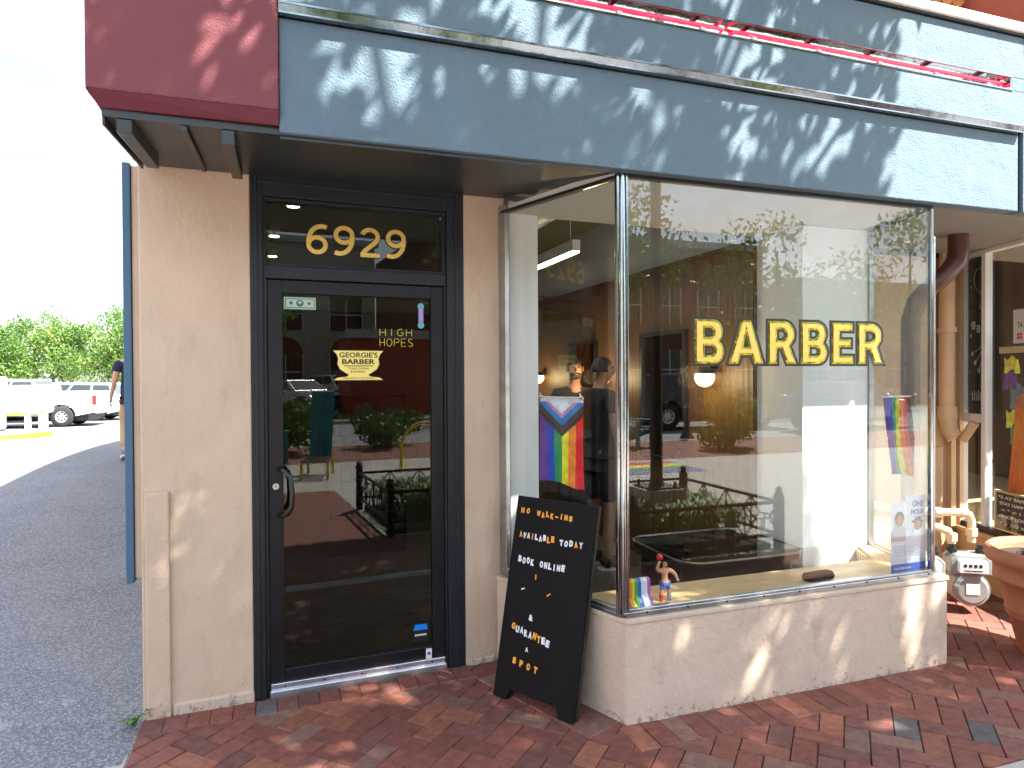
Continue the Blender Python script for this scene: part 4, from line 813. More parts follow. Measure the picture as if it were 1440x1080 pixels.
t = thing('pride_flag', 'progress pride flag with white chevron hanging inside the narrow side pane', 'flag', tuple(P0))
mb, tn = flag('f', '', P0, -GLd, .325, .445, progress, -gn, .007); mb.obj('cloth', M['flag'], t, world=tuple(P0), tones=tn)
mb = MB(); a_ = glp(.605, 1.494, .014); b_ = glp(.27, 1.494, .014); mb.tube([a_, b_], .004, 6); mb.obj('rod', M['white'], t, world=tuple(P0))
for s_ in (.585, .285):
    mb = MB(); c_ = glp(s_, 1.497, .010); mb.ball(tuple(c_), .011, 10); mb.tube([c_, glp(s_, 1.516, .006)], .004, 6); mb.obj('suction_clip', M['alu'], t, world=tuple(P0))
P0 = Vector((3.165, 2.865, 1.475)); RB6 = RB+[(.10, .035, .02)]
t = thing('rainbow_flag', 'curled rainbow flag hanging inside the right end of the front pane', 'flag', tuple(P0))
def rainbow(q, v): q2 = q+.05*sin(v*4)-.03; return tuple(.62*x for x in RB6[max(0, min(6, int(q2*7)))])
mb, tn = flag('f', '', P0, (1, .05, 0), .215, .44, rainbow, (0, -1, 0), .016, sway=.9); mb.obj('cloth', M['flag'], t, world=tuple(P0), tones=tn)
mb = MB(); mb.tube([(3.155, 2.862, 1.479), (3.375, 2.868, 1.479)], .005, 6); mb.obj('rod', M['white'], t, world=tuple(P0))
for x in (3.165, 3.365): mb = MB(); mb.ball((x, 2.835, 1.492), .010, 10); mb.tube([(x, 2.835, 1.492), (x, 2.862, 1.480)], .003, 6); mb.obj('suction_clip', M['alu'], t, world=tuple(P0))
# volunteer flyer
t = thing('volunteer_flyer', 'blue and white volunteer flyer with two people standing in the window corner', 'poster', (3.30, 2.83, .506)); Wf = (3.30, 2.83, .506)
mb = MB(); mb.box((3.176, 2.822, .507), (3.278, 2.824, .90)); mb.box((3.2785, 2.818, .507), (3.425, 2.820, .93)); mb.obj('sheet', mat('flyer_paper', (.62, .68, .76), .6), t, world=Wf)
mb = MB(); mb.box((3.1765, 2.816, .5075), (3.4248, 2.8175, .560)); mb.obj('blue_band', mat('flyer_blue', (.07, .13, .50), .6), t, world=Wf)
mb = MB(); put_text(mb, 'VOLUNTEER NOW', (3.186, 2.815, .528), (1, 0, 0), (0, 0, 1), .125, .014, 0, offset=.02, depth=.0003); put_text(mb, 'ONE', (3.325, 2.8165, .868), (1, 0, 0), (0, 0, 1), .085, .034, 1, offset=.045, depth=.0003); put_text(mb, 'HOUR', (3.315, 2.8165, .826), (1, 0, 0), (0, 0, 1), .100, .030, 1, offset=.045, depth=.0003)
put_text(mb, '-CAN-', (3.335, 2.8165, .804), (1, 0, 0), (0, 0, 1), .07, .012, 1, offset=.02, depth=.0003); mb.box((3.320, 2.8163, .782), (3.41, 2.8168, .793), 2)
for k in range(6): mb.box((3.19, 2.8163, .600+k*.011), (3.41-.02*(k % 3), 2.8168, .6035+k*.011), 3)
mb.obj('lettering', [M['white'], mat('flyer_ink', (.03, .09, .36), .6), mat('flyer_red', (.45, .08, .05), .6), mat('flyer_grey', (.35, .42, .55), .6)], t, world=Wf)
mb = MB()
def fpic(cx, cz, r, mi): mb.prism([(cx+r*cos(k*pi/10), cz+r*1.18*sin(k*pi/10)) for k in range(20)], 2.8155+mi*-.0001, 2.8168-.0003*mi, mi, axis='Y')
mb.prism([(3.1765, .69), (3.28, .685), (3.275, .75), (3.25, .775), (3.215, .775), (3.18, .74)], 2.8160, 2.8170, 2, axis='Y'); mb.prism([(3.30, .67), (3.422, .67), (3.42, .73), (3.39, .752), (3.345, .75), (3.31, .70)], 2.8160, 2.8169, 3, axis='Y')
fpic(3.232, .812, .031, 0); fpic(3.232, .798, .026, 1); fpic(3.368, .778, .030, 0); fpic(3.362, .765, .024, 1)
mb.obj('photo_print', [mat('print_hair', (.05, .03, .025), .7), mat('print_skin', (.35, .16, .09), .7), mat('print_grey', (.40, .40, .42), .7), mat('print_shirt', (.66, .70, .78), .7)], t, world=Wf)
# rainbow drip ornament
t = thing('rainbow_ornament', 'small rainbow striped dripping ornament on the ledge at the window corner', 'ornament', (1.60, 2.84, .506))
OC = [(.70, .02, .02), (.80, .22, .01), (.80, .60, .02), (.03, .38, .05), (.02, .10, .50), (.62, .72, .90), (.75, .75, .80), (.45, .10, .45)]
mb = MB(); R = random.Random(3)
for k in range(8):
    x0 = -.058+k*.0168; x1 = x0+.0168; d = .02+.012*R.random(); h = .030+.02*R.random()+.004*k
    P = [(-.012, .125), (-.004, .137), (.012, .137), (.018, .122), (.018, .0)]; front = [(-.015-d, 0), (-.015-d, .008), (-.016, h)]
    y = [(p[0], p[1]) for p in [(.02, 0), (.02, .122), (.012, .135), (-.006, .135), (-.014, .122), (-.016, h), (-.020-d*.6, h*.55), (-.022-d, .006), (-.022-d, 0)]]
    mb.prism(y, x0, x1-.0003, k, axis='X')
mb.obj('stripes', [mat('stripe_%d' % k, c_, .35, coat=.3) for k, c_ in enumerate(OC)], t, bevel=.0015); mb = MB(); mb.box((-.06, -.06, -.0), (.085, .028, -.0005+.001)); mb.obj('base', M['white'], t)
# eyeglass case
t = thing('glasses_case', 'soft black glasses case lying on the wooden ledge', 'case', (2.735, 2.885, .506), .05)
mb = MB(); mb.prism([(-.028, .002), (.028, .0), (.036, .02), (.026, .042), (-.02, .045), (-.036, .022)], -.085, .085, axis='X'); mb.obj('body', mat('black_leather', (.008, .008, .009), .8, spec=.1, bump=.5, bscale=90), t, bevel=.008, seg=3); mb = MB(); mb.box((-.080, -.038, .020), (.080, -.034, .0225)); mb.obj('seam', M['iron'], t)

# ------------------------------------------------------------------ people (continuous skinned bodies)
def skin_obj(name, m, verts, edges, rads, parent=None, root=0, sub=2, smooth=True):
    me = bpy.data.meshes.new(name); me.from_pydata(verts, edges, []); me.materials.append(m)
    o = bpy.data.objects.new(name, me); COL.objects.link(o)
    md = o.modifiers.new('skin', 'SKIN'); md.use_smooth_shade = smooth; md.branch_smoothing = .6
    if not me.skin_vertices: bpy.context.view_layer.objects.active = o
    sv = me.skin_vertices[0].data
    for i, r in enumerate(rads):
        r = r if isinstance(r, tuple) else (r, r); sv[i].radius = r; sv[i].use_root = (i == root)
    sb = o.modifiers.new('sub', 'SUBSURF'); sb.levels = sub; sb.render_levels = sub
    if parent: o.parent = parent
    return o
def graph(chains, J, Rr):
    idx = {}; V = []; E_ = []; RR = []
    for ch in chains:
        for a in ch:
            if a not in idx: idx[a] = len(V); V.append(J[a]); RR.append(Rr[a])
        for a, b in zip(ch, ch[1:]): E_.append((idx[a], idx[b]))
    return V, E_, RR
def person(label, loc, rz, J, shirt, pants, shoes, skin, hair, shorts=False, k=1., sleeve=.55, beard=False):
    t = thing('person', label, 'person', loc, rz)
    D = dict(pel=(0, 0, .96), spi=(0, .005, 1.12), che=(0, .0, 1.30), uch=(0, -.01, 1.42), nek=(0, 0, 1.50), nk2=(0, .01, 1.55), hd0=(0, .03, 1.60), hd1=(0, .03, 1.665), hd2=(0, .015, 1.72),
             shL=(-.17, -.01, 1.425), elL=(-.235, -.02, 1.14), wrL=(-.255, .05, .90), shR=(.17, -.01, 1.425), elR=(.235, -.02, 1.14), wrR=(.255, .05, .90),
             hiL=(-.095, 0, .90), knL=(-.105, .02, .50), anL=(-.105, -.02, .09), toL=(-.12, .13, .035), hiR=(.095, 0, .90), knR=(.105, .02, .50), anR=(.105, -.02, .09), toR=(.12, .13, .035))
    D.update(J); Rr = dict(pel=(.15, .115), spi=(.135, .10), che=(.155, .11), uch=(.12, .085), nek=.056, nk2=.055, hd0=(.070, .080), hd1=(.077, .092), hd2=(.060, .070), shL=.058, elL=.040, wrL=.026, shR=.058, elR=.040, wrR=.026,
              hiL=.088, knL=.056, anL=.038, toL=.034, hiR=.088, knR=.056, anR=.038, toR=.034)
    D['toL2'] = tuple(Vector(D['toL'])*1.0); ch = [['pel', 'spi', 'che', 'uch', 'nek', 'nk2', 'hd0', 'hd1', 'hd2'], ['uch', 'shL', 'elL', 'wrL'], ['uch', 'shR', 'elR', 'wrR'], ['pel', 'hiL', 'knL', 'anL', 'toL'], ['pel', 'hiR', 'knR', 'anR', 'toR']]
    for s_ in 'LR':
        e = Vector(D['el'+s_]); wv = Vector(D['wr'+s_]); d = (wv-e).normalized(); sgn = -1 if s_ == 'L' else 1
        fwd = Vector((0, 1, 0)); fwd = (fwd-d*fwd.dot(d)).normalized(); ins = d.cross(fwd)*1.0
        if ins.x*sgn > 0: ins = -ins
        pm = wv+d*.05+ins*.004; D['pa'+s_] = tuple(pm); Rr['pa'+s_] = (.024, .030); ch.append(['wr'+s_, 'pa'+s_])
        for q, (off, ln) in enumerate(((.027, .066), (.009, .074), (-.009, .070), (-.026, .054))):
            b0 = wv+d*.088+fwd*off; b1 = b0+d*ln*.5+ins*.010; b2 = b1+d*ln*.38+ins*.026
            for nm, pv, rr in (('f%s%d0' % (s_, q), b0, .0105), ('f%s%d1' % (s_, q), b1, .0090), ('f%s%d2' % (s_, q), b2, .0075)): D[nm] = tuple(pv); Rr[nm] = rr
            ch.append(['pa'+s_]+['f%s%d%d' % (s_, q, m_) for m_ in range(3)])
        b0 = wv+d*.035+fwd*.032; b1 = b0+d*.035+fwd*.016+ins*.012; b2 = b1+d*.026+ins*.012
        for nm, pv, rr in (('t%s0' % s_, b0, .012), ('t%s1' % s_, b1, .0105), ('t%s2' % s_, b2, .0085)): D[nm] = tuple(pv); Rr[nm] = rr
        ch.append(['pa'+s_, 't%s0' % s_, 't%s1' % s_, 't%s2' % s_])
    V, E_, RR = graph(ch, D, Rr); skin_obj('body', skin, V, E_, RR, t)
    def lerp(a, b, f): return tuple(Vector(D[a]).lerp(Vector(D[b]), f))
    D['slL'] = lerp('shL', 'elL', sleeve); D['slR'] = lerp('shR', 'elR', sleeve); D['hem'] = (D['pel'][0], D['pel'][1], D['pel'][2]-.035); D['col'] = lerp('uch', 'nek', .80)
    Rs = dict(hem=(.172, .132), pel=(.165, .128), spi=(.155, .118), che=(.172, .125), uch=(.155, .112), col=.074, shL=.084, slL=.070, shR=.084, slR=.070)
    V, E_, RR = graph([['hem', 'pel', 'spi', 'che', 'uch', 'col'], ['uch', 'shL', 'slL'], ['uch', 'shR', 'slR']], D, Rs); skin_obj('shirt', shirt, V, E_, RR, t, 1)
    D['wai'] = (D['pel'][0], D['pel'][1], D['pel'][2]+.03)
    end = 'kn' if shorts else 'an'
    for s_ in 'LR': D['cu'+s_] = lerp('hi'+s_, 'kn'+s_, .92) if shorts else lerp('kn'+s_, 'an'+s_, .93)
    Rs = dict(wai=(.155, .118), pel=(.162, .124), hiL=.100, hiR=.100, knL=.074, knR=.074, cuL=.082 if shorts else .062, cuR=.082 if shorts else .062)
    V, E_, RR = graph([['wai', 'pel', 'hiL']+([] if shorts else ['knL'])+['cuL'], ['pel', 'hiR']+([] if shorts else ['knR'])+['cuR']], D, Rs); skin_obj('shorts' if shorts else 'trousers', pants, V, E_, RR, t, 1)
    for s_ in 'LR':
        a = Vector(D['an'+s_]); b = Vector(D['to'+s_]); dd = (b-a).normalized(); hl = a-Vector((dd.x, dd.y, 0))*.03-Vector((0, 0, .035)); V = [tuple(a), tuple(hl+Vector((0, 0, .01))), tuple(a.lerp(b, .55)), tuple(b), tuple(b+dd*.05)]
        o = skin_obj('shoe', shoes, V, [(0, 1), (0, 2), (2, 3), (3, 4)], [.050, .046, .050, .046, .034], t, 0)
        mb = MB(); f2 = Vector((dd.x, dd.y, 0)).normalized(); sd_ = Vector((-f2.y, f2.x, 0)); c0 = hl; zlo = min(hl.z, b.z)-.045
        pts = [(c0-f2*.035-sd_*.036), (c0-f2*.035+sd_*.036), (c0+f2*.13+sd_*.046), (c0+f2*.235+sd_*.030), (c0+f2*.235-sd_*.030), (c0+f2*.13-sd_*.046)]
        zt = [hl.z-.028]*2+[(hl.z+b.z)/2-.035]*1+[b.z-.026]*2+[(hl.z+b.z)/2-.035]
        mb.add([(p.x, p.y, z) for p, z in zip(pts, zt)]+[(p.x, p.y, z-.022) for p, z in zip(pts, zt)], [(0, 5, 4, 3, 2, 1), (6, 7, 8, 9, 10, 11)]+[(i, (i+1) % 6, 6+(i+1) % 6, 6+i) for i in range(6)]); mb.obj('sole', M['white'], o)
    # head: hair cap, ears, nose, eyes
    h1 = Vector(D['hd1']); h2 = Vector(D['hd2']); c = h1.lerp(h2, .5)
    mb = MB(); vs = []; fs = []; nn = 20; mm = 10
    for i in range(mm+1):
        th = pi*.52*i/mm
        for j in range(nn):
            a = 2*pi*j/nn; rr = 1.0; zz = cos(th); lim = .62 if sin(a) > .2 else 1.0; th2 = th*lim; vs.append((c.x+.086*sin(th2)*cos(a), c.y-.010+.104*sin(th2)*sin(a), c.z-.045+.122*cos(th2)))
    for i in range(mm):
        for j in range(nn): fs.append((i*nn+j, (i+1)*nn+j, (i+1)*nn+(j+1) % nn, i*nn+(j+1) % nn))
    mb.add(vs, fs, 0, True); o = mb.obj('hair', hair, t); q = o.modifiers.new('s', 'SOLIDIFY'); q.thickness = .006
    mb = MB(); mb.ball((h1.x-.080, h1.y-.01, h1.z-.005), .022, 10, sc=(.4, .8, 1.3)); mb.obj('ear', skin, t); mb = MB(); mb.ball((h1.x+.080, h1.y-.01, h1.z-.005), .022, 10, sc=(.4, .8, 1.3)); mb.obj('ear', skin, t)
    mb = MB(); mb.ball((h1.x, h1.y+.094, h1.z-.018), .016, 10, sc=(.8, 1, 1.5)); mb.obj('nose', skin, t)
    for q in (-1, 1): mb = MB(); mb.ball((h1.x+q*.030, h1.y+.080, h1.z+.010), .009, 8, sc=(1.3, .6, .8)); mb.obj('eye', M['ink'], t)
    mb = MB(); mb.ball((h1.x, h1.y+.084, h1.z-.058), .016, 8, sc=(1.4, .5, .35)); mb.obj('mouth', mat('lips', (.32, .10, .08), .5), t)
    if beard: mb = MB(); mb.ball((h1.x, h1.y+.045, h1.z-.070), .062, 14, sc=(1.0, .75, .65)); mb.obj('beard', hair, t)
    return t
yaw_m = math.atan2(1.13, -.2)-pi/2
person('person in a navy polo and khaki trousers walking away up the alley', (-2.01, 11.37, prof(11.37)), yaw_m,
       dict(elL=(-.225, -.05, 1.15), wrL=(-.27, .02, .92), hiL=(-.095, 0, .90), knL=(-.10, .03, .50), anL=(-.105, -.20, .155), toL=(-.115, -.10, .045), knR=(.10, .14, .52), anR=(.10, .22, .09), toR=(.12, .37, .045)),
       M['navy'], M['khaki'], mat('sneaker_grey', (.40, .40, .42), .7), M['skin'], M['hair'])
person('person in black T-shirt and shorts standing inside the shop, turned to the right', (2.55, 5.10, .014), radians(-78), dict(hd0=(0, .04, 1.585), hd1=(0, .04, 1.65), hd2=(0, .03, 1.70)),
       M['blackcloth'], M['blackcloth'], M['blackcloth'], M['skin_dim'], M['hair'], shorts=True)
person('bearded person in a dark shirt facing the window from deeper in the shop', (2.80, 6.15, .014), radians(165), {}, M['blackcloth'], mat('dark_denim', (.012, .016, .03), .9), M['blackcloth'], M['skin_dim'], M['hair'], beard=True)
# toy wrestler: bare-chested figure with moustache, blue tights, odd boots
t = thing('toy_figure', 'bald moustached toy wrestler in blue tights raising a red ball on the ledge', 'toy', (1.785, 2.875, .506), radians(180)); kk = .100
M['toyskin'] = mat('toy_skin', (.58, .27, .15), .4)
J = dict(p=(0, 0, .9), s=(0, 0, 1.1), c=(0, 0, 1.35), u=(0, 0, 1.50), n=(0, 0, 1.60), h=(0, .03, 1.74), h2=(0, .02, 1.90), al=(.30, 0, 1.46), bl=(.48, .08, 1.62), wl=(.40, .15, 1.92), hl=(.38, .15, 2.0), ar=(-.30, 0, 1.46), br=(-.55, .04, 1.26), wr=(-.62, .16, 1.00), hr=(-.64, .2, .92), l1=(-.14, 0, .82), k1=(-.20, .05, .48), f1=(-.25, 0, .10), t1=(-.27, .16, .04), l2=(.14, 0, .82), k2=(.20, .05, .48), f2=(.22, 0, .10), t2=(.24, .16, .04))
J = {a: tuple(x*kk for x in v_) for a, v_ in J.items()}; Rr = dict(p=.16, s=.165, c=.21, u=.15, n=.09, h=.13, h2=.10, al=.12, bl=.09, wl=.07, hl=.09, ar=.12, br=.09, wr=.07, hr=.09, l1=.13, k1=.10, f1=.08, t1=.07, l2=.13, k2=.10, f2=.08, t2=.07); Rr = {a: v_*kk for a, v_ in Rr.items()}
V, E_, RR = graph([['p', 's', 'c', 'u', 'n', 'h', 'h2'], ['u', 'al', 'bl', 'wl', 'hl'], ['u', 'ar', 'br', 'wr', 'hr'], ['p', 'l1', 'k1', 'f1', 't1'], ['p', 'l2', 'k2', 'f2', 't2']], J, Rr); skin_obj('body', M['toyskin'], V, E_, RR, t)
R2 = {a: Rr[a]*1.13 for a in Rr}; V, E_, RR = graph([['p', 'l1', 'k1'], ['p', 'l2', 'k2']], J, R2); skin_obj('tights', mat('toy_blue', (.06, .10, .32), .5), V, E_, RR, t)
for a, b, c_ in (('f1', 't1', (.22, .32, .42)), ('f2', 't2', (.55, .02, .02))):
    m_ = tuple(Vector(J[a]).lerp(Vector(J['k'+a[1]]), .7)); skin_obj('boot', mat('toy_boot'+a, c_, .4), [m_, J[a], J[b]], [(0, 1), (1, 2)], [.0115, .0115, .0095], t)
mb = MB(); mb.ball((.038, .015, .218), .0165, 14); bb = mb.obj('red_ball', mat('toy_red', (.45, .01, .02), .35), t); mb = MB(); mb.box((-.006, .0145, .166), (.006, .0185, .1695)); mb.obj('moustache', M['ink'], t)
for q in (-1, 1): mb = MB(); mb.ball((q*.005, .0150, .181), .0014, 6); mb.obj('eye', M['ink'], t)

# ------------------------------------------------------------------ vehicles
def vehicle(label, loc, rz, paint, kind='sedan', name='parked_car', cat='car', group=None, L_=4.6, plate=True):
    t = thing(name, label, cat, loc, rz, group); H = L_/2; W2 = .92 if kind != 'pickup' else 1.0
    wr = .40 if kind in ('pickup', 'suv', 'van') else .33; fx, rx = H-.92, -H+(1.15 if kind == 'pickup' else .95)
    P = {'sedan': [(-H, .35), (-H, .80), (-H+.1, .98), (-H+.75, 1.02), (H-1.25, .96), (H-.25, .78), (H, .62), (H, .32)],
         'suv': [(-H, .42), (-H, 1.02), (-H+.1, 1.12), (H-1.15, 1.10), (H-.2, .95), (H, .78), (H, .40)],
         'pickup': [(-H, .55), (-H, 1.34), (-H+.05, 1.37), (-H+1.95, 1.37), (-H+1.97, 1.22), (H-1.45, 1.22), (H-.15, 1.12), (H, .95), (H, .50)]}[kind]
    def arch(cx): return [(cx+(wr+.075)*cos(a), max(.30, wr+(wr+.075)*sin(a))) for a in [pi*k/12 for k in range(13)]]
    base = .30 if kind != 'pickup' else .42
    poly = P+[(fx+wr+.075, base)]+[(x, max(base, z)) for x, z in arch(fx)]+[(x, max(base, z)) for x, z in arch(rx)]+[(rx-wr-.075, base)]
    mb = MB(); mb.prism(poly, -W2, W2, axis='Y'); mb.obj('body', paint, t, bevel=.035, seg=3)
    cab = {'sedan': ((-H+.45, .97), (-H+1.15, 1.42), (H-2.05, 1.44), (H-1.25, .95)), 'suv': ((-H+.06, 1.08), (-H+.35, 1.66), (H-1.95, 1.70), (H-1.15, 1.08)), 'pickup': ((-H+2.0, 1.2), (-H+2.08, 1.84), (H-2.15, 1.86), (H-1.45, 1.2))}[kind]
    (ax, az), (bx_, bz), (cx_, cz), (dx_, dz) = cab; q = .16
    def cabmesh(mb, inset, y0, y1, lo=0, hi=0):
        v = [(ax+inset, y0*(W2-.02), az+lo), (dx_-inset, y0*(W2-.02), dz+lo), (cx_-inset*.6, y1*(W2-q), cz-hi), (bx_+inset*.6, y1*(W2-q), bz-hi)]; return v
    mb = MB(); a_ = cabmesh(mb, 0, -1, -1); b_ = cabmesh(mb, 0, 1, 1); mb.add(a_+b_, [(0, 1, 2, 3), (7, 6, 5, 4), (0, 4, 5, 1), (1, 5, 6, 2), (2, 6, 7, 3), (3, 7, 4, 0)]); mb.obj('roof', paint, t, bevel=.04, seg=3)
    e = .012
    for s_ in (-1, 1):
        for u0, u1 in ((.07, .485), (.52, .93)) if kind != 'suv' else ((.05, .30), (.33, .62), (.65, .95)):
            def pt_(u, v): x0 = ax+(dx_-ax)*u; x1 = bx_+(cx_-bx_)*u; y = (W2-.02)*(1-v)+(W2-q)*v; return (x0+(x1-x0)*v, s_*(y+e), (az+(dz-az)*u)*(1-v)+(bz+(cz-bz)*u)*v)
            mb = MB(); vv = [pt_(u0, .14), pt_(u1, .14), pt_(u1, .86), pt_(u0, .86)]; vv2 = [(p[0], p[1]-s_*.02, p[2]) for p in vv]; mb.add(vv+vv2, [(0, 1, 2, 3), (7, 6, 5, 4), (0, 4, 5, 1), (1, 5, 6, 2), (2, 6, 7, 3), (3, 7, 4, 0)]); mb.obj('side_window', M['carglass'], t)
    for (x0, z0), (x1, z1), nm, sg in (((dx_, dz), (cx_, cz), 'windscreen', 1), ((ax, az), (bx_, bz), 'rear_window', -1)):
        mb = MB(); vv = []
        for v, w_ in ((.12, W2-.10), (.90, W2-q-.06)):
            for s_ in (-1, 1): vv.append((x0+(x1-x0)*v+sg*e*1.2, s_*w_, z0+(z1-z0)*v+e))
        vv2 = [(p[0]-sg*.03, p[1], p[2]-.01) for p in vv]; mb.add(vv+vv2, [(0, 1, 3, 2), (6, 7, 5, 4), (0, 4, 5, 1), (1, 5, 7, 3), (3, 7, 6, 2), (2, 6, 4, 0)]); mb.obj(nm, M['carglass'], t)
    for cx in (fx, rx):
        for s_ in (-1, 1):
            mb = MB(); y0, y1 = s_*(W2-.24), s_*(W2-.01); mb.lathe([(wr*.55, -.11), (wr*.9, -.115), (wr, -.08), (wr, .08), (wr*.9, .115), (wr*.55, .11)], n=28, M4=Matrix.Translation((cx, (y0+y1)/2, wr)) @ Matrix.Rotation(pi/2, 4, 'X'))
            wo = mb.obj('wheel', M['rubber'], t); mb = MB(); MM = Matrix.Translation((cx, (y0+y1)/2, wr)) @ Matrix.Rotation(pi/2*-s_, 4, 'X')
            mb.lathe([(wr*.60, .095), (wr*.56, .10), (wr*.50, .06), (wr*.2, .075), (.001, .09)], n=24, M4=MM)
            mb.obj('rim', M['rim'], wo); mb = MB()
            for k in range(8): a = k*pi/4; mb.cyl((wr*.36*cos(a), wr*.36*sin(a), .05), (wr*.36*cos(a), wr*.36*sin(a), .0725), wr*.085, n=8, M4=MM)
            mb.obj('rim_slot', M['ink'], wo)
    zb = P[0][1]; zt_ = P[1][1]
    for s_ in (-1, 1):
        mb = MB(); 
        if kind == 'pickup': mb.box((-H-.02, s_*W2-(.16 if s_ > 0 else -.02), .84), (-H+.10, s_*W2+(.015 if s_ > 0 else .16), 1.22))
        else: mb.box((-H-.015, s_*(W2-.02)-(.30 if s_ > 0 else 0), zt_-.26), (-H+.06, s_*(W2-.02)+(0 if s_ > 0 else .30), zt_-.08))
        mb.obj('tail_light', M['tail'], t, bevel=.02); mb = MB(); zf = P[-3][1]
        mb.box((H-.14, s_*(W2-.03)-(.34 if s_ > 0 else 0), zf-.10), (H+.005, s_*(W2-.03)+(0 if s_ > 0 else .34), zf+.05)); mb.obj('headlight', M['rim'], t, bevel=.03)
        mb = MB(); mb.box((dx_-.28, s_*(W2+.10)-.08, dz+.03), (dx_-.18, s_*(W2+.10)+.08, dz+.18)); mb.obj('wing_mirror', paint, t, bevel=.02)
        mb = MB(); mb.box((ax*.4+dx_*.6, s_*W2-.01, .88), (ax*.4+dx_*.6+.16, s_*W2+.02, .91)); mb.obj('door_handle', M['alu'], t)
    mb = MB(); mb.box((-H-.12, -W2+.05, base+.08), (-H+.02, W2-.05, base+.28)); mb.obj('rear_bumper', M['rim'] if kind == 'pickup' else paint, t, bevel=.03)
    mb = MB(); mb.box((H-.03, -W2+.05, base-.02), (H+.07, W2-.05, base+.22)); mb.obj('front_bumper', M['iron'], t, bevel=.03)
    mb = MB(); mb.box((H-.01, -W2+.45, base+.25), (H+.02, W2-.45, base+.45)); mb.obj('grille', M['iron'], t)
    mb = MB(); mb.box((-H+.3, -W2+.25, .22), (H-.3, W2-.25, base+.1)); mb.obj('underbody', M['ink'], t)
    return t
M['p_white'] = mat('car_paint_white', (.80, .81, .82), .22, coat=.8); M['p_blue'] = mat('car_paint_blue', (.02, .05, .14), .2, coat=.8); M['p_black'] = mat('car_paint_black', (.012, .013, .016), .2, coat=.8); M['p_silver'] = mat('car_paint_silver', (.45, .47, .49), .25, metal=.5, coat=.8)
Zl = prof(28)
vehicle('white pickup truck with red tail light parked behind the white trailer', (-9.35, 31.4, Zl), radians(176), M['p_white'], 'pickup', 'pickup_truck', 'truck', L_=5.6)
vehicle('white estate car parked just beyond the pickup tailgate', (-8.7, 35.2, Zl), radians(172), M['p_white'], 'suv', L_=4.6)
vehicle('dark blue car parked at the right, beside the walking man', (-6.1, 38.4, Zl), radians(174), M['p_blue'], 'suv', L_=4.6)
vehicle('black car parked across the street, seen mirrored in the shop window', (12.6, -12.6, 0), radians(8), M['p_black'], 'suv', L_=4.9)
vehicle('dark blue saloon parked across the street, mirrored at the right of the window', (16.4, -10.6, 0), radians(-22), M['p_blue'], 'sedan')
vehicle('silver saloon facing the shop, mirrored in the left of the door glass', (3.3, -24.6, .08), radians(60), M['p_silver'], 'sedan', L_=4.6)
vehicle('white car behind the silver saloon, mirrored in the door glass', (6.2, -30.5, .08), radians(70), M['p_white'], 'suv')
# white service trailer and cabinet at the far left
t = thing('utility_cabinet', 'tall white cabinet with pale blue lettering at the left edge', 'cabinet', (-9.9, 29.3, Zl), radians(15))
mb = MB(); mb.box((-1.0, -.55, .06), (.62, .55, 1.28)); mb.obj('body', M['white_gloss'], t, bevel=.03); mb = MB(); mb.prism([(-.58, 1.281), (.58, 1.281), (.50, 1.95), (-.50, 1.95)], -1.02, .66, axis='X'); mb.obj('hood', M['white_gloss'], t, bevel=.05)
mb = MB(); mb.box((-.98, -.5, 0), (.6, .5, .055)); mb.obj('plinth', M['iron'], t); mb = MB()
for k in range(8): mb.box((.44, -.556, .35+k*.10), (.56, -.551, .42+k*.10))
mb.obj('lettering', mat('pale_blue_print', (.25, .50, .58), .5), t); mb = MB(); mb.tube([(.64, -.5, 1.15), (.72, -.5, 1.3), (.66, -.5, 1.5)], .025, 8); mb.obj('latch', M['alu'], t)
t = thing('service_trailer', 'white box trailer with yellow marker panels parked in the lot', 'trailer', (-9.75, 30.4, Zl), radians(-4))
mb = MB(); mb.box((-.9, -.6, .55), (1.72, .9, 1.62)); mb.obj('body', M['white_gloss'], t, bevel=.10, seg=4)
mb = MB(); mb.box((1.0, -.63, .02), (1.15, -.45, .548)); mb.obj('support_leg', M['white_gloss'], t); mb = MB(); mb.box((1.45, -.63, .02), (1.70, -.45, .548)); mb.obj('support_leg', M['white_gloss'], t)
mb = MB(); mb.box((.0, -.62, .50), (.95, -.602, .585)); mb.obj('yellow_panel', M['yellow'], t); mb = MB(); mb.prism([(1.42, .60), (1.52, .50), (1.62, .60), (1.52, .66)], -.615, -.602, axis='Y'); mb.obj('warning_mark', M['yellow'], t)
mb = MB(); mb.box((-.9, -.5, .22), (1.0, .7, .30)); mb.obj('axle', M['iron'], t)
mb = MB(); mb.lathe([(.1, -.08), (.28, -.08), (.30, -.05), (.30, .05), (.28, .08), (.1, .08)], n=20, M4=Matrix.Translation((-.2, -.45, .30)) @ Matrix.Rotation(pi/2, 4, 'X')); mb.obj('wheel', M['rubber'], t)
t = thing('parking_block', 'yellow painted kerb block in front of the cabinet', 'kerb block', (-6.75, 21.6, prof(21.6)), radians(62))
mb = MB(); mb.prism([(-.09, -.03), (.09, -.03), (.07, .12), (-.07, .12)], -1.35, 1.35, axis='X'); mb.obj('block', mat('kerb_yellow', (.75, .50, .02), .8, bump=.5, var=.25, vscale=6), t, bevel=.02)
mb = MB(); mb.prism([(-.10, -.03), (.10, -.03), (.08, .11), (-.08, .11)], -1.9, -1.36, axis='X'); mb.obj('worn_end', mat('kerb_worn', (.60, .50, .25), .85, var=.2), t, bevel=.02)
t = thing('hazard_barrier', 'long white guard rail with yellow and white hazard stripes beyond the cars', 'barrier', (-13, 44, -.24))
mb = MB(); mb.box((-30, 0, .95), (26, .06, 1.22)); mb.obj('rail', M['white'], t); mb = MB()
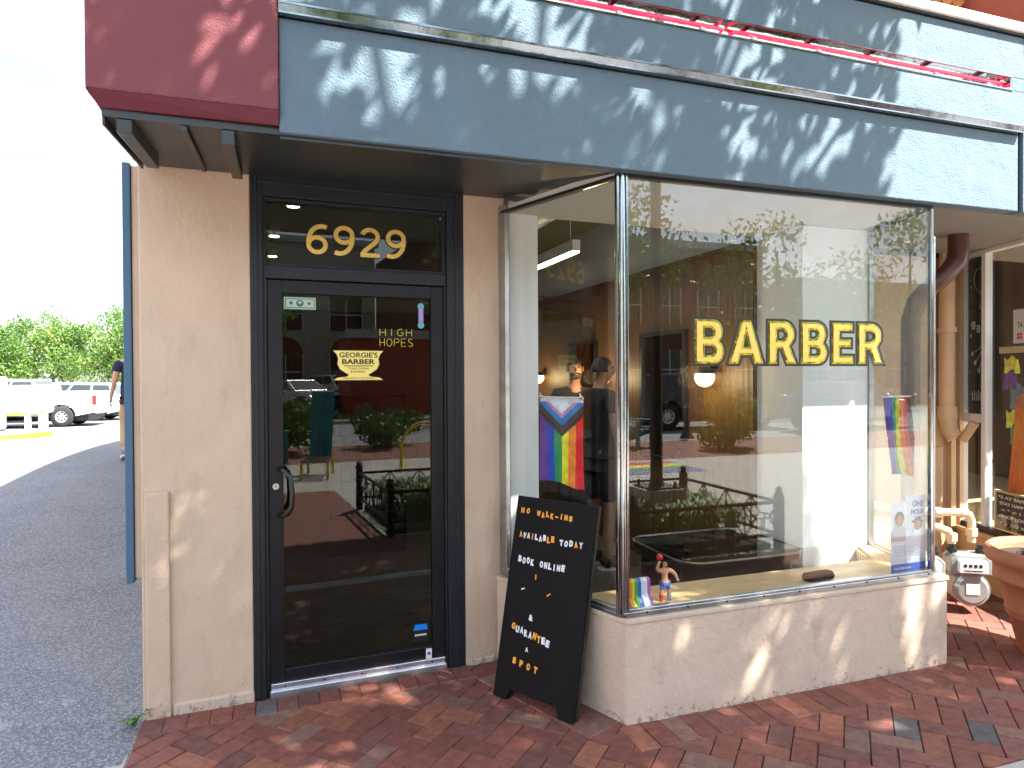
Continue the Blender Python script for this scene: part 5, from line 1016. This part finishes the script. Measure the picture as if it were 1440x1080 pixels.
for k in range(14): x = .2+k*.32; mb.prism([(x, .96), (x+.14, .96), (x+.30, 1.21), (x+.16, 1.21)], -.012, -.002, axis='Y')
mb.obj('hazard_stripes', M['yellow'], t)
for k in range(7): mb = MB(); mb.box((-28+k*8, .061, 0), (-27.85+k*8, .16, 1.2)); mb.obj('post', M['alu'], t)
# overhead wire between poles
t = thing('overhead_wire', 'thin sagging overhead cable crossing the pale sky at the left', 'cable', (-22, 26, -.2)); mb = MB()
A_, B_ = Vector((-24, 22, 10.0)), Vector((-3.0, 36, 11.1)); pts = []
for k in range(25): f = k/24; p = A_.lerp(B_, f); p.z -= 3.2*f*(1-f)*.55; pts.append(p-Vector((-22, 26, -.2)))
mb.tube(pts, .016, 5); mb.obj('cable', M['iron'], t); mb = MB(); mb.cyl(A_-Vector((-22, 26, 11))+Vector((0, 0, 1.2)), A_-Vector((-22, 26, -.2))+Vector((0, 0, .4)), .14, .10, 12); mb.obj('pole', M['bark'], t)
t = thing('flood_lamp', 'dark flood lamp head jutting in at the left edge above the trees', 'lamp', (-8.55, 19.5, prof(19.5)))
mb = MB(); mb.cyl((0, 0, 0), (0, 0, 3.4), .05, n=12); mb.obj('pole', M['iron'], t); mb = MB(); mb.prism([(-.05, 3.15), (.34, 3.30), (.32, 3.45), (-.05, 3.62)], -.15, .15, axis='Y'); mb.obj('lamp_head', M['iron'], t, bevel=.02)

# ------------------------------------------------------------------ trees
def tree(label, x, y, z, h, r, seed, n=2600, leaf=.24, m='leaf_far', group=None, trunk_r=.16, name='broadleaf_tree'):
    R = random.Random(seed); t = thing(name, label, 'tree', (x, y, z), 0, group)
    cs = []; rs = []; tips = []
    for k in range(13):
        a = R.uniform(0, 6.28); q = R.uniform(.1, 1)**.6*r*.75; zz = h*R.uniform(.34, .86); q *= 1.25-abs(zz/h-.5)*1.4
        cs.append((q*cos(a), q*sin(a), zz)); rs.append(r*R.uniform(.26, .46)); tips.append(cs[-1])
    cs.append((0, 0, h*.88)); rs.append(r*.34)
    mb, tn = leaves(n, cs, rs, leaf, seed, (1, 1, .85)); mb.obj('crown', M[m], t, tones=tn)
    mb = MB(); mb.tube([(0, 0, -.2), (.05, .03, h*.2), (-.04, .05, h*.45), (.03, 0, h*.78)], [trunk_r*1.25, trunk_r, trunk_r*.7, trunk_r*.25], 10)
    for c in tips[:9]: b = Vector((0, 0, h*R.uniform(.2, .45))); c = Vector(c); mb.tube([b, b.lerp(c, .5)+Vector((0, 0, .25)), c], [trunk_r*.5, trunk_r*.3, trunk_r*.1], 6)
    mb.obj('trunk', M['bark'], t); return t
TR = [(-27.5, 62, 9.2, 5.2, 'leftmost'), (-23.0, 66, 8.8, 4.8, 'second from the left'), (-19.5, 58, 7.0, 4.0, 'lower one in front, above the trailer'), (-18.6, 70, 9.6, 4.6, 'tall one above the pickup'), (-15.2, 60, 7.4, 4.0, 'bright one left of the walking man'), (-12.4, 66, 9.8, 4.4, 'tallest, against the shop wall'), (-9.8, 56, 7.6, 3.6, 'right behind the walking man')]
for k, (x, y, h, r, w_) in enumerate(TR): tree('sunlit green tree beyond the car park, '+w_, x, y, -.4, h*.85, r*.95, 40+k, 9000, .125, 'leaf_far', 'trees beyond the car park')
for k, (x, y) in enumerate([(-36, 60), (-32, 68), (-6, 64), (-1, 70)]): tree('sunlit green tree at the far side of the car park, '+('beyond the left edge', 'left background', 'behind the shop', 'far behind the shop')[k], x, y, -.4, 6.6, 4.4, 60+k, 4000, .16, 'leaf_far', 'trees beyond the car park')
mb, tn = leaves(9000, [(-34+k*2.6, 57+(k % 3)*1.5, 1.2) for k in range(13)], [2.1]*13, .12, 77); o = mb.obj('hedge', M['leaf_far'], tones=tn); tag(o, 'low dense hedge of green shrubs filling in under the far trees', 'hedge')

# street tree that shades the front (behind the photographer's right shoulder)
R = random.Random(11); TX, TY = 10.7, -2.4
t = thing('street_tree', 'large street tree in the plaza whose crown shades the shop front', 'tree', (TX, TY, 0))
def shade(u_, v_):  # crown outline cut to cast the wanted shadow on the shop front
    """1 = under the crown, measured where the sun's rays through the crown reach the ground"""
    e = 1.66+.16*sin(v_*5.1)+.10*sin(v_*11.7+1) if v_ > 3.46 else 3.95+.25*sin(v_*3)
    if v_ > 2.75 and v_ <= 3.46 and u_ > 3.62: return 0
    if 3.46 < v_ < 4.0 and e < u_ < 3.05 and (v_-3.6) < (3.05-u_)*.78: return 1
    return 1 if (-3.2 < u_ < e and .50 < v_ < 5.9) else 0
mb = MB(); tn = []; blobs = []
for iu in range(30):                    # main body of the crown
    for iv in range(15):
        u_ = -3.3+iu*.25+R.uniform(-.08, .08); v_ = .5+iv*.25+R.uniform(-.08, .08)
        if R.random() < (.0 if u_ < -.3 or (u_ < .3 and v_ > 3.3) else (.24 if v_ > 2.15 else .07)): continue
        if -1.35 < u_ < -.65 and v_ > 3.92: continue
        z = R.uniform(5.2, 8.2); blobs.append((u_+.5*z, v_-.58*z, z, R.uniform(.20, .34)*(1.25 if u_ < .3 else 1), R.random(), 1.4 if u_ < .3 else 1.0))
for iu in range(50):                    # lower, finer leaf clumps, placed to dapple the fascia
    for iv in range(14):
        u_ = -3.2+iu*.14+R.uniform(-.05, .05); v_ = 4.12+iv*.13+R.uniform(-.05, .05)
        if R.random() < (.15 if u_ < -1.0 else .44+.10*sin(u_*4)): continue
        z = R.uniform(4.7, 6.4); blobs.append((u_+.5*z, v_-.58*z, z, R.uniform(.10, .16), R.random(), .21))
CW = []
for b in blobs: CW.append((CW[-1] if CW else 0)+b[5])
for iu in range(6):  # small leaf clumps added to throw dapples on the left pillar
    for iv in range(4):
        u_ = -1.32+iu*.12+R.uniform(-.04, .04); v_ = 3.86+iv*.09+R.uniform(-.03, .03)
        if R.random() < .5: continue
        z = R.uniform(4.4, 5.6); blobs.append((u_+.5*z, v_-.58*z, z, R.uniform(.09, .14), R.random(), .30)); CW.append(CW[-1]+.3)
cnt = 0
while cnt < 45000:
    b = R.choices(blobs, cum_weights=CW)[0]; d = Vector((R.gauss(0, 1), R.gauss(0, 1), R.gauss(0, .8))).normalized()*b[3]*R.random()**.45; p = Vector(b[:3])+d
    u_, v_ = p.x-.5*p.z, p.y+.58*p.z
    if not shade(u_, v_): continue
    s_ = R.uniform(.040, .075); a = Vector((R.gauss(0, .6), R.gauss(0, .6), 1)).normalized(); bb = Matrix.Rotation(R.uniform(0, 6.28), 3, a) @ a.orthogonal().normalized(); cc = a.cross(bb)
    k = len(mb.v); mb.v += [tuple(p-bb*s_), tuple(p+cc*s_*.55-bb*s_*.2), tuple(p+cc*s_*.4+bb*s_*.4), tuple(p+bb*s_*1.1), tuple(p-cc*s_*.4+bb*s_*.4), tuple(p-cc*s_*.55-bb*s_*.2)]
    mb.f.append((k, k+1, k+2, k+3, k+4, k+5)); mb.mi.append(0); mb.sm.append(False); tn.append(min(1, b[4]*.5+R.random()*.6)); cnt += 1
mb.obj('crown', M['leaf'], t, world=(TX, TY, 0), tones=tn)
mb = MB(); mb.tube([(TX, TY, -.1), (TX, TY, .4), (TX-.1, TY+.05, 2.2), (TX-.5, TY+.1, 4.2), (TX-1.8, TY+.3, 5.8), (TX-4, TY+.5, 6.9), (TX-6, TY+.6, 7.6)], [.28, .20, .17, .15, .12, .08, .03], 12)
for b in R.sample(blobs, 46):
    if not shade(b[0]-.5*b[2], b[1]+.58*b[2]): continue
    s0 = Vector(R.choice([(TX-1.8, TY+.3, 5.8), (TX-3, TY+.4, 6.4), (TX-4, TY+.5, 6.9)]) if b[1]+.58*b[2] < 3.0 else (TX-6, TY+.6, 7.6)); e_ = Vector(b[:3]); mb.tube([s0, s0.lerp(e_, .5)+Vector((0, 0, .3)), e_], [.045, .028, .010], 6)
mb.obj('trunk', M['bark'], t, world=(TX, TY, 0))

# ------------------------------------------------------------------ plaza in front (mirrored in the glass)
XF0, XF1, YF0, YF1 = 1.35, 4.36, -1.05, .50
t = thing('planter_fence', 'low black iron fence around the planting bed, mirrored in the shop window', 'fence', (2.85, -.27, 0)); Wp = (2.85, -.27, 0)
for x, y in ((XF0, YF1), (XF1, YF1), (XF1, YF0), (XF0, YF0), (2.85, YF1), (2.85, YF0)):
    mb = MB(); mb.box((x-.035, y-.035, 0), (x+.035, y+.035, .50)); mb.lathe([(.05, .50), (.05, .52), (.03, .535), (.045, .56), (.0, .59)], (x, y, 0), 4, smooth=False); mb.obj('post', M['iron'], t, world=Wp)
for (x0, y0), (x1, y1) in (((XF0, YF1), (XF1, YF1)), ((XF1, YF1), (XF1, YF0)), ((XF1, YF0), (XF0, YF0)), ((XF0, YF0), (XF0, YF1))):
    d = Vector((x1-x0, y1-y0, 0)); n_ = int(d.length/.36); p0 = Vector((x0, y0, 0)); mb = MB()
    for z in (.44, .14): mb.tube([p0+Vector((0, 0, z)), p0+d+Vector((0, 0, z))], .018, 6)
    for k in range(n_):
        a, b = p0+d*(k/n_), p0+d*((k+1)/n_); m_ = (a+b)/2; Z = lambda p, z: p+Vector((0, 0, z))
        mb.tube([Z(a, .14), Z(a, .44)], .008, 5); mb.tube([Z(a, .44), Z(a.lerp(b, .3), .30), Z(a.lerp(b, .7), .30), Z(b, .44)], .008, 5); mb.tube([Z(m_, .30), Z(m_, .14)], .008, 5); mb.tube([Z(a, .14), Z(a.lerp(b, .3), .30)], .007, 5); mb.tube([Z(b, .14), Z(a.lerp(b, .7), .30)], .007, 5)
    mb.obj('fence_panel', M['iron'], t, world=Wp)
mb = MB(); mb.box((XF0+.05, YF0+.05, .0015), (XF1-.05, YF1-.05, .05)); struct(mb.obj('planting_soil', M['soil']))
mb = MB(); tn = []; R = random.Random(5)
for _ in range(110):
    cx, cy = R.uniform(XF0+.2, XF1-.2), R.uniform(YF0+.2, YF1-.15)
    for k in range(26):
        a = R.uniform(0, 6.28); l_ = R.uniform(.22, .42); dx, dy = cos(a), sin(a); h_ = R.uniform(.20, .36); wv = .011; nx__, ny__ = -dy*wv, dx*wv
        pts = [(cx, cy, .05), (cx+dx*l_*.35, cy+dy*l_*.35, .05+h_*.9), (cx+dx*l_*.75, cy+dy*l_*.75, .05+h_), (cx+dx*l_, cy+dy*l_, .05+h_*.65)]; o_ = len(mb.v)
        for q, p in enumerate(pts): f = (1, 1, .7, .1)[q]; mb.v += [(p[0]-nx__*f, p[1]-ny__*f, p[2]), (p[0]+nx__*f, p[1]+ny__*f, p[2])]
        for q in range(3): mb.f.append((o_+2*q, o_+2*q+1, o_+2*q+3, o_+2*q+2)); mb.mi.append(0); mb.sm.append(True); tn.append(min(1, R.random()*.8+.1))
o = mb.obj('liriope', M['leaf_bush'], tones=tn); o['kind'] = 'stuff'; tag(o, 'strappy green ground cover filling the fenced planting bed', 'ground cover')
t = thing('street_lamp', 'black street lamp post on a tapered concrete footing in the planting bed', 'street lamp', (3.62, -.40, 0))
mb = MB(); mb.add([(-.27, -.27, 0), (.27, -.27, 0), (.27, .27, 0), (-.27, .27, 0), (-.20, -.20, .48), (.20, -.20, .48), (.20, .20, .48), (-.20, .20, .48)], [(0, 3, 2, 1), (4, 5, 6, 7), (0, 1, 5, 4), (1, 2, 6, 5), (2, 3, 7, 6), (3, 0, 4, 7)]); mb.obj('footing', M['concrete'], t, bevel=.01)
mb = MB(); mb.box((-.17, -.17, .481), (.17, .17, .50)); mb.obj('base_plate', M['iron'], t)
for x in (-1, 1):
    for y in (-1, 1): mb = MB(); mb.cyl((x*.13, y*.13, .50), (x*.13, y*.13, .55), .018, n=6); mb.obj('anchor_bolt', M['iron'], t)
mb = MB(); mb.tube([(0, 0, .50), (0, 0, .60), (0, 0, 3.9)], [.075, .062, .05], 14); mb.obj('pole', M['iron'], t); mb = MB(); mb.lathe([(.05, 3.9), (.16, 4.0), (.20, 4.4), (.12, 4.6), (.02, 4.75)], n=16); mb.obj('lantern', M['iron'], t)
# teal slatted chairs
def adk(lab, loc, rz):
    t = thing('garden_chair', lab, 'chair', loc, rz, 'teal slatted chairs on the plaza')
    for k in range(5):
        x = -.22+k*.11; h = .98-.035*abs(k-2)*1.5; mb = MB(); mb.add([(x-.048, .18, .30), (x+.048, .18, .30), (x*1.25+.05, .46, h), (x*1.25-.05, .46, h), (x-.048, .205, .30), (x+.048, .205, .30), (x*1.25+.05, .485, h), (x*1.25-.05, .485, h)], [(0, 1, 2, 3), (7, 6, 5, 4), (0, 4, 5, 1), (1, 5, 6, 2), (2, 6, 7, 3), (3, 7, 4, 0)]); mb.obj('back_slat', M['teal'], t, bevel=.004)
    mb = MB(); 
    for k in range(6): mb.box((-.28, -.36+k*.095, .40-k*.018), (.28, -.28+k*.095, .42-k*.018))
    mb.obj('seat', M['teal'], t)
    for s_ in (-1, 1):
        mb = MB(); mb.box((s_*.36-.07, -.38, .60), (s_*.36+.07, .40, .622)); mb.obj('armrest', M['teal'], t, bevel=.004)
        mb = MB(); mb.box((s_*.30-.015, -.36, 0), (s_*.30+.015, -.27, .599)); mb.obj('leg', M['teal'], t); mb = MB(); mb.add([(s_*.30-.012, -.36, .36), (s_*.30-.012, .45, 0), (s_*.30-.012, .45, .12), (s_*.30-.012, -.36, .44), (s_*.30+.012, -.36, .36), (s_*.30+.012, .45, 0), (s_*.30+.012, .45, .12), (s_*.30+.012, -.36, .44)], [(0, 1, 2, 3), (7, 6, 5, 4), (0, 4, 5, 1), (1, 5, 6, 2), (2, 6, 7, 3), (3, 7, 4, 0)]); mb.obj('leg', M['teal'], t)
adk('teal slatted garden chair on the plaza, mirrored beside the window post', (7.6, -8.0, .004), radians(150));  adk('teal slatted garden chair beyond the planting bed', (.55, -5.9, .004), radians(120))
t = thing('bicycle_rack', 'yellow hoop bicycle rack on the pavement, mirrored in the door glass', 'bike rack', (3.2, -4.4, 0)); mb = MB(); mb.tube([(-.45, 0, 0)]+[(-.45*cos(a), 0, .35+.45*sin(a)) for a in [pi*k/12 for k in range(13)]]+[(.45, 0, 0)], .03, 10); mb.obj('hoop', M['yellow'], t); mb = MB(); mb.cyl((-.45, 0, 0), (-.45, 0, .012), .08, n=14); mb.obj('foot_plate', M['yellow'], t); mb = MB(); mb.cyl((.45, 0, 0), (.45, 0, .012), .08, n=14); mb.obj('foot_plate', M['yellow'], t)
for k, (x, y) in enumerate(((9.9, -9.3), (6.8, -8.85), (13.2, -8.85))):
    t = thing('bollard', 'black flared street bollard at the plaza kerb, '+('mirrored left of the yellow shrub', 'behind the teal chair', 'beyond the yellow shrub')[k], 'bollard', (x, y, .01), 0, 'bollards along the plaza kerb'); mb = MB(); mb.lathe([(.18, 0), (.18, .04), (.10, .16), (.075, .30), (.07, .75), (.10, .78), (.10, .84), (.0, .92)], n=16); mb.obj('post', M['iron'], t); mb = MB(); mb.lathe([(.104, .785), (.108, .81), (.104, .835)], n=16); mb.obj('collar', M['alu'], t)
def bush(name, lab, x, y, z, r, h, m, seed, n=1500, leaf=.06):
    t = thing(name, lab, 'shrub', (x, y, z)); R = random.Random(seed); cs = [(R.uniform(-r, r)*.7, R.uniform(-r, r)*.7, h*R.uniform(.35, .85)) for _ in range(10)]; mb, tn = leaves(n, cs, [r*R.uniform(.3, .55) for _ in cs], leaf, seed); mb.obj('foliage', M[m], t, tones=tn)
    mb = MB()
    for c in cs: mb.tube([(c[0]*.1, c[1]*.1, 0), (c[0]*.5, c[1]*.5, c[2]*.6), c], [.018, .012, .006], 5)
    mb.obj('stem', M['bark'], t)
bush('flowering_shrub', 'yellow-green shrub on the plaza, mirrored under the gold lettering', 9.75, -7.3, 0, .75, 1.35, 'leaf_yel', 3, 2200, .07)
bush('garden_shrub', 'low green shrub on the plaza beside the yellow one', 9.0, -6.6, 0, .5, .6, 'leaf_bush', 4, 900)
bush('garden_shrub', 'green shrub behind the teal chairs, mirrored at the left of the door', 1.1, -7.9, 0, 1.0, 1.1, 'leaf_bush', 6, 1800, .08); bush('garden_shrub', 'green shrub by the road, mirrored in the middle of the door', 3.4, -8.2, 0, .8, .8, 'leaf_bush', 8, 1200, .08)
for k, (x, y, h, r) in enumerate(((-6, -20, 9, 4), (1, -19.5, 8, 3.5), (12, -20, 10, 4.5), (21, -19, 9, 4), (30, -20, 10, 5), (-14, -18, 9, 4.5))): tree('leafy street tree across the road, '+('opposite the alley mouth', 'opposite the door', 'behind the black car', 'behind the blue saloon', 'far down the street', 'far up the street')[k], x, y, 0, h, r, 80+k, 2600, .16, 'leaf_far', 'street trees across the road')
# buildings across the street
def block(name, lab, x0, x1, y, z1, wallm, nwin, dep=8, arched=False, face=1):
    O = ((x0+x1)/2, y, 0); t = thing(name, lab, 'building', O); mb = MB(); mb.box((x0, y-dep*face if face > 0 else y, 0), (x1, y if face > 0 else y+dep, z1)); mb.obj('wall', wallm, t, world=O)
    st = (x1-x0)/nwin
    for zz, hh in ((.9, 2.1), (4.4, 1.9), (7.6, 1.7)):
        if zz+hh > z1-.3: continue
        for k in range(nwin):
            xc = x0+st*(k+.5); w_ = st*.28; ypl = y+.02*face
            mb = MB(); P = [(xc-w_, zz), (xc+w_, zz), (xc+w_, zz+hh)]+([(xc+w_*cos(a), zz+hh+w_*sin(a)) for a in [pi*q/8 for q in range(1, 8)]] if arched else [])+[(xc-w_, zz+hh)]
            mb.prism(P, min(ypl, ypl+.02*face), max(ypl, ypl+.02*face), axis='Y'); wo = mb.obj('window', M['carglass'], t, world=O); mb = MB(); y_ = ypl+.03*face
            for q in (-1, 0, 1): mb.box((xc+q*w_-.03, min(ypl+.021*face, y_), zz), (xc+q*w_+.03, max(ypl+.021*face, y_), zz+hh))
            mb.box((xc-w_, min(ypl+.0215*face, y_+.005*face), zz+hh*.5-.03), (xc+w_, max(ypl+.0215*face, y_+.005*face), zz+hh*.5+.03)); mb.obj('frame', M['white'], wo, world=O)
    mb = MB(); mb.box((x0-.2, min(y-.3*face, y+.25*face), z1), (x1+.2, max(y-.3*face, y+.25*face), z1+.35)); mb.obj('cornice', M['concrete'], t, world=O)
def brickwall(name, c1, c2):
    m = brickpave(name, c1, c2, 9); n = m.node_tree.nodes; [setattr(q.inputs['Rotation'], 'default_value', (radians(90), 0, 0)) for q in n if q.type == 'MAPPING']; return m
block('brick_building', 'red brick building with tall windows across the street', 9, 26, -26, 8.5, brickwall('red_brick', (.24, .08, .05), (.18, .06, .04)), 7)
block('stone_building', 'pale stone building with arched windows across the street', -12, 8.95, -34, 9.5, mat('pale_stone', (.42, .38, .32), .85, bump=.3, var=.1), 6, arched=True)
block('tan_building', 'long tan rendered building further along the street', 26.5, 46, -24, 6.5, mat('tan_render', (.45, .33, .22), .85, bump=.2), 7)
block('red_shopfront', 'low red shopfront mirrored at the right of the door glass', 4.9, 8.7, -20.3, 3.2, mat('red_render', (.42, .03, .02), .6), 3, dep=3)
O = (-17, 2, 0); t = thing('alley_building', 'grey rendered building with tan band and orange doors across the alley', 'building', O)
mb = MB(); mb.box((-24, -8, 0), (-14, 12, 6)); mb.obj('wall', mat('grey_render', (.35, .36, .36), .85, bump=.2), t, world=O); mb = MB(); mb.box((-13.99, -8, 3.6), (-13.9, 12, 4.1)); mb.obj('band', M['tan'], t, world=O)
for k in range(3): mb = MB(); mb.box((-13.99, -5+k*5.5, 0), (-13.93, -2.5+k*5.5, 2.6)); mb.obj('door', M['orange'], t, world=O)
t = thing('parking_sign', 'yellow post with a blue parking sign by the alley, mirrored in the side pane', 'sign', (-6.7, 6.3, prof(6.3)))
mb = MB(); mb.cyl((0, 0, -.05), (0, 0, 1.75), .035, n=12); mb.obj('post', M['yellow'], t); mb = MB(); mb.box((-.02, -.16, 1.76), (.02, .16, 2.5)); mb.obj('panel', mat('sign_blue', (.02, .06, .25), .5), t)
mb = MB(); put_text(mb, 'P', (.0215, -.08, 2.05), (0, 1, 0), (0, 0, 1), .16, .28, 0, offset=.03, depth=.001); mb.obj('lettering', M['white'], t)
# weed at the wall foot
t = thing('weed', 'small green weed growing from the joint at the wall corner', 'plant', (-.625, 3.50, 0)); mb = MB(); tn = []
for k in range(9):
    a = pi*.6+k*.55; l_ = .05+.02*(k % 3); d = Vector((cos(a), sin(a), 0)); s_ = Vector((-d.y, d.x, 0))*.014; b0 = Vector((0, 0, .005)); o_ = len(mb.v)
    mb.v += [tuple(b0), tuple(b0+d*l_*.5+s_+Vector((0, 0, .02+.006*k))), tuple(b0+d*l_+Vector((0, 0, .018+.006*k))), tuple(b0+d*l_*.5-s_+Vector((0, 0, .02+.006*k)))]; mb.f.append((o_, o_+1, o_+2, o_+3)); mb.mi.append(0); mb.sm.append(False); tn.append(.4+.06*k)
mb.obj('leaves', M['leaf_bush'], t, tones=tn); mb = MB(); mb.cyl((0, 0, 0), (0, 0, .03), .003, n=6); mb.obj('stem', M['bark'], t)

t = thing('lounge_chair', 'tall teal reclined lounge chair with slatted seat, mirrored at the left of the door glass', 'chair', (1.42, -4.6, 0), radians(15))
mb = MB(); v0 = [(-.18, .10, .28), (.18, .10, .28), (.20, -.38, 1.36), (-.20, -.38, 1.36)]; mb.add(v0+[(p[0], p[1]+.03, p[2]) for p in v0], [(0, 1, 2, 3), (7, 6, 5, 4), (0, 4, 5, 1), (1, 5, 6, 2), (2, 6, 7, 3), (3, 7, 4, 0)]); mb.obj('backrest', M['teal'], t, bevel=.01)
for k in range(9): mb = MB(); mb.box((-.20+k*.047, .14, .27), (-.175+k*.047, .95, .29)); mb.obj('seat_slat', M['iron'], t)
for x, y in ((-.2, .12), (.2, .12), (-.2, .9), (.2, .9)): mb = MB(); mb.box((x-.02, y-.02, 0), (x+.02, y+.02, .269)); mb.obj('leg', M['yellow'], t)
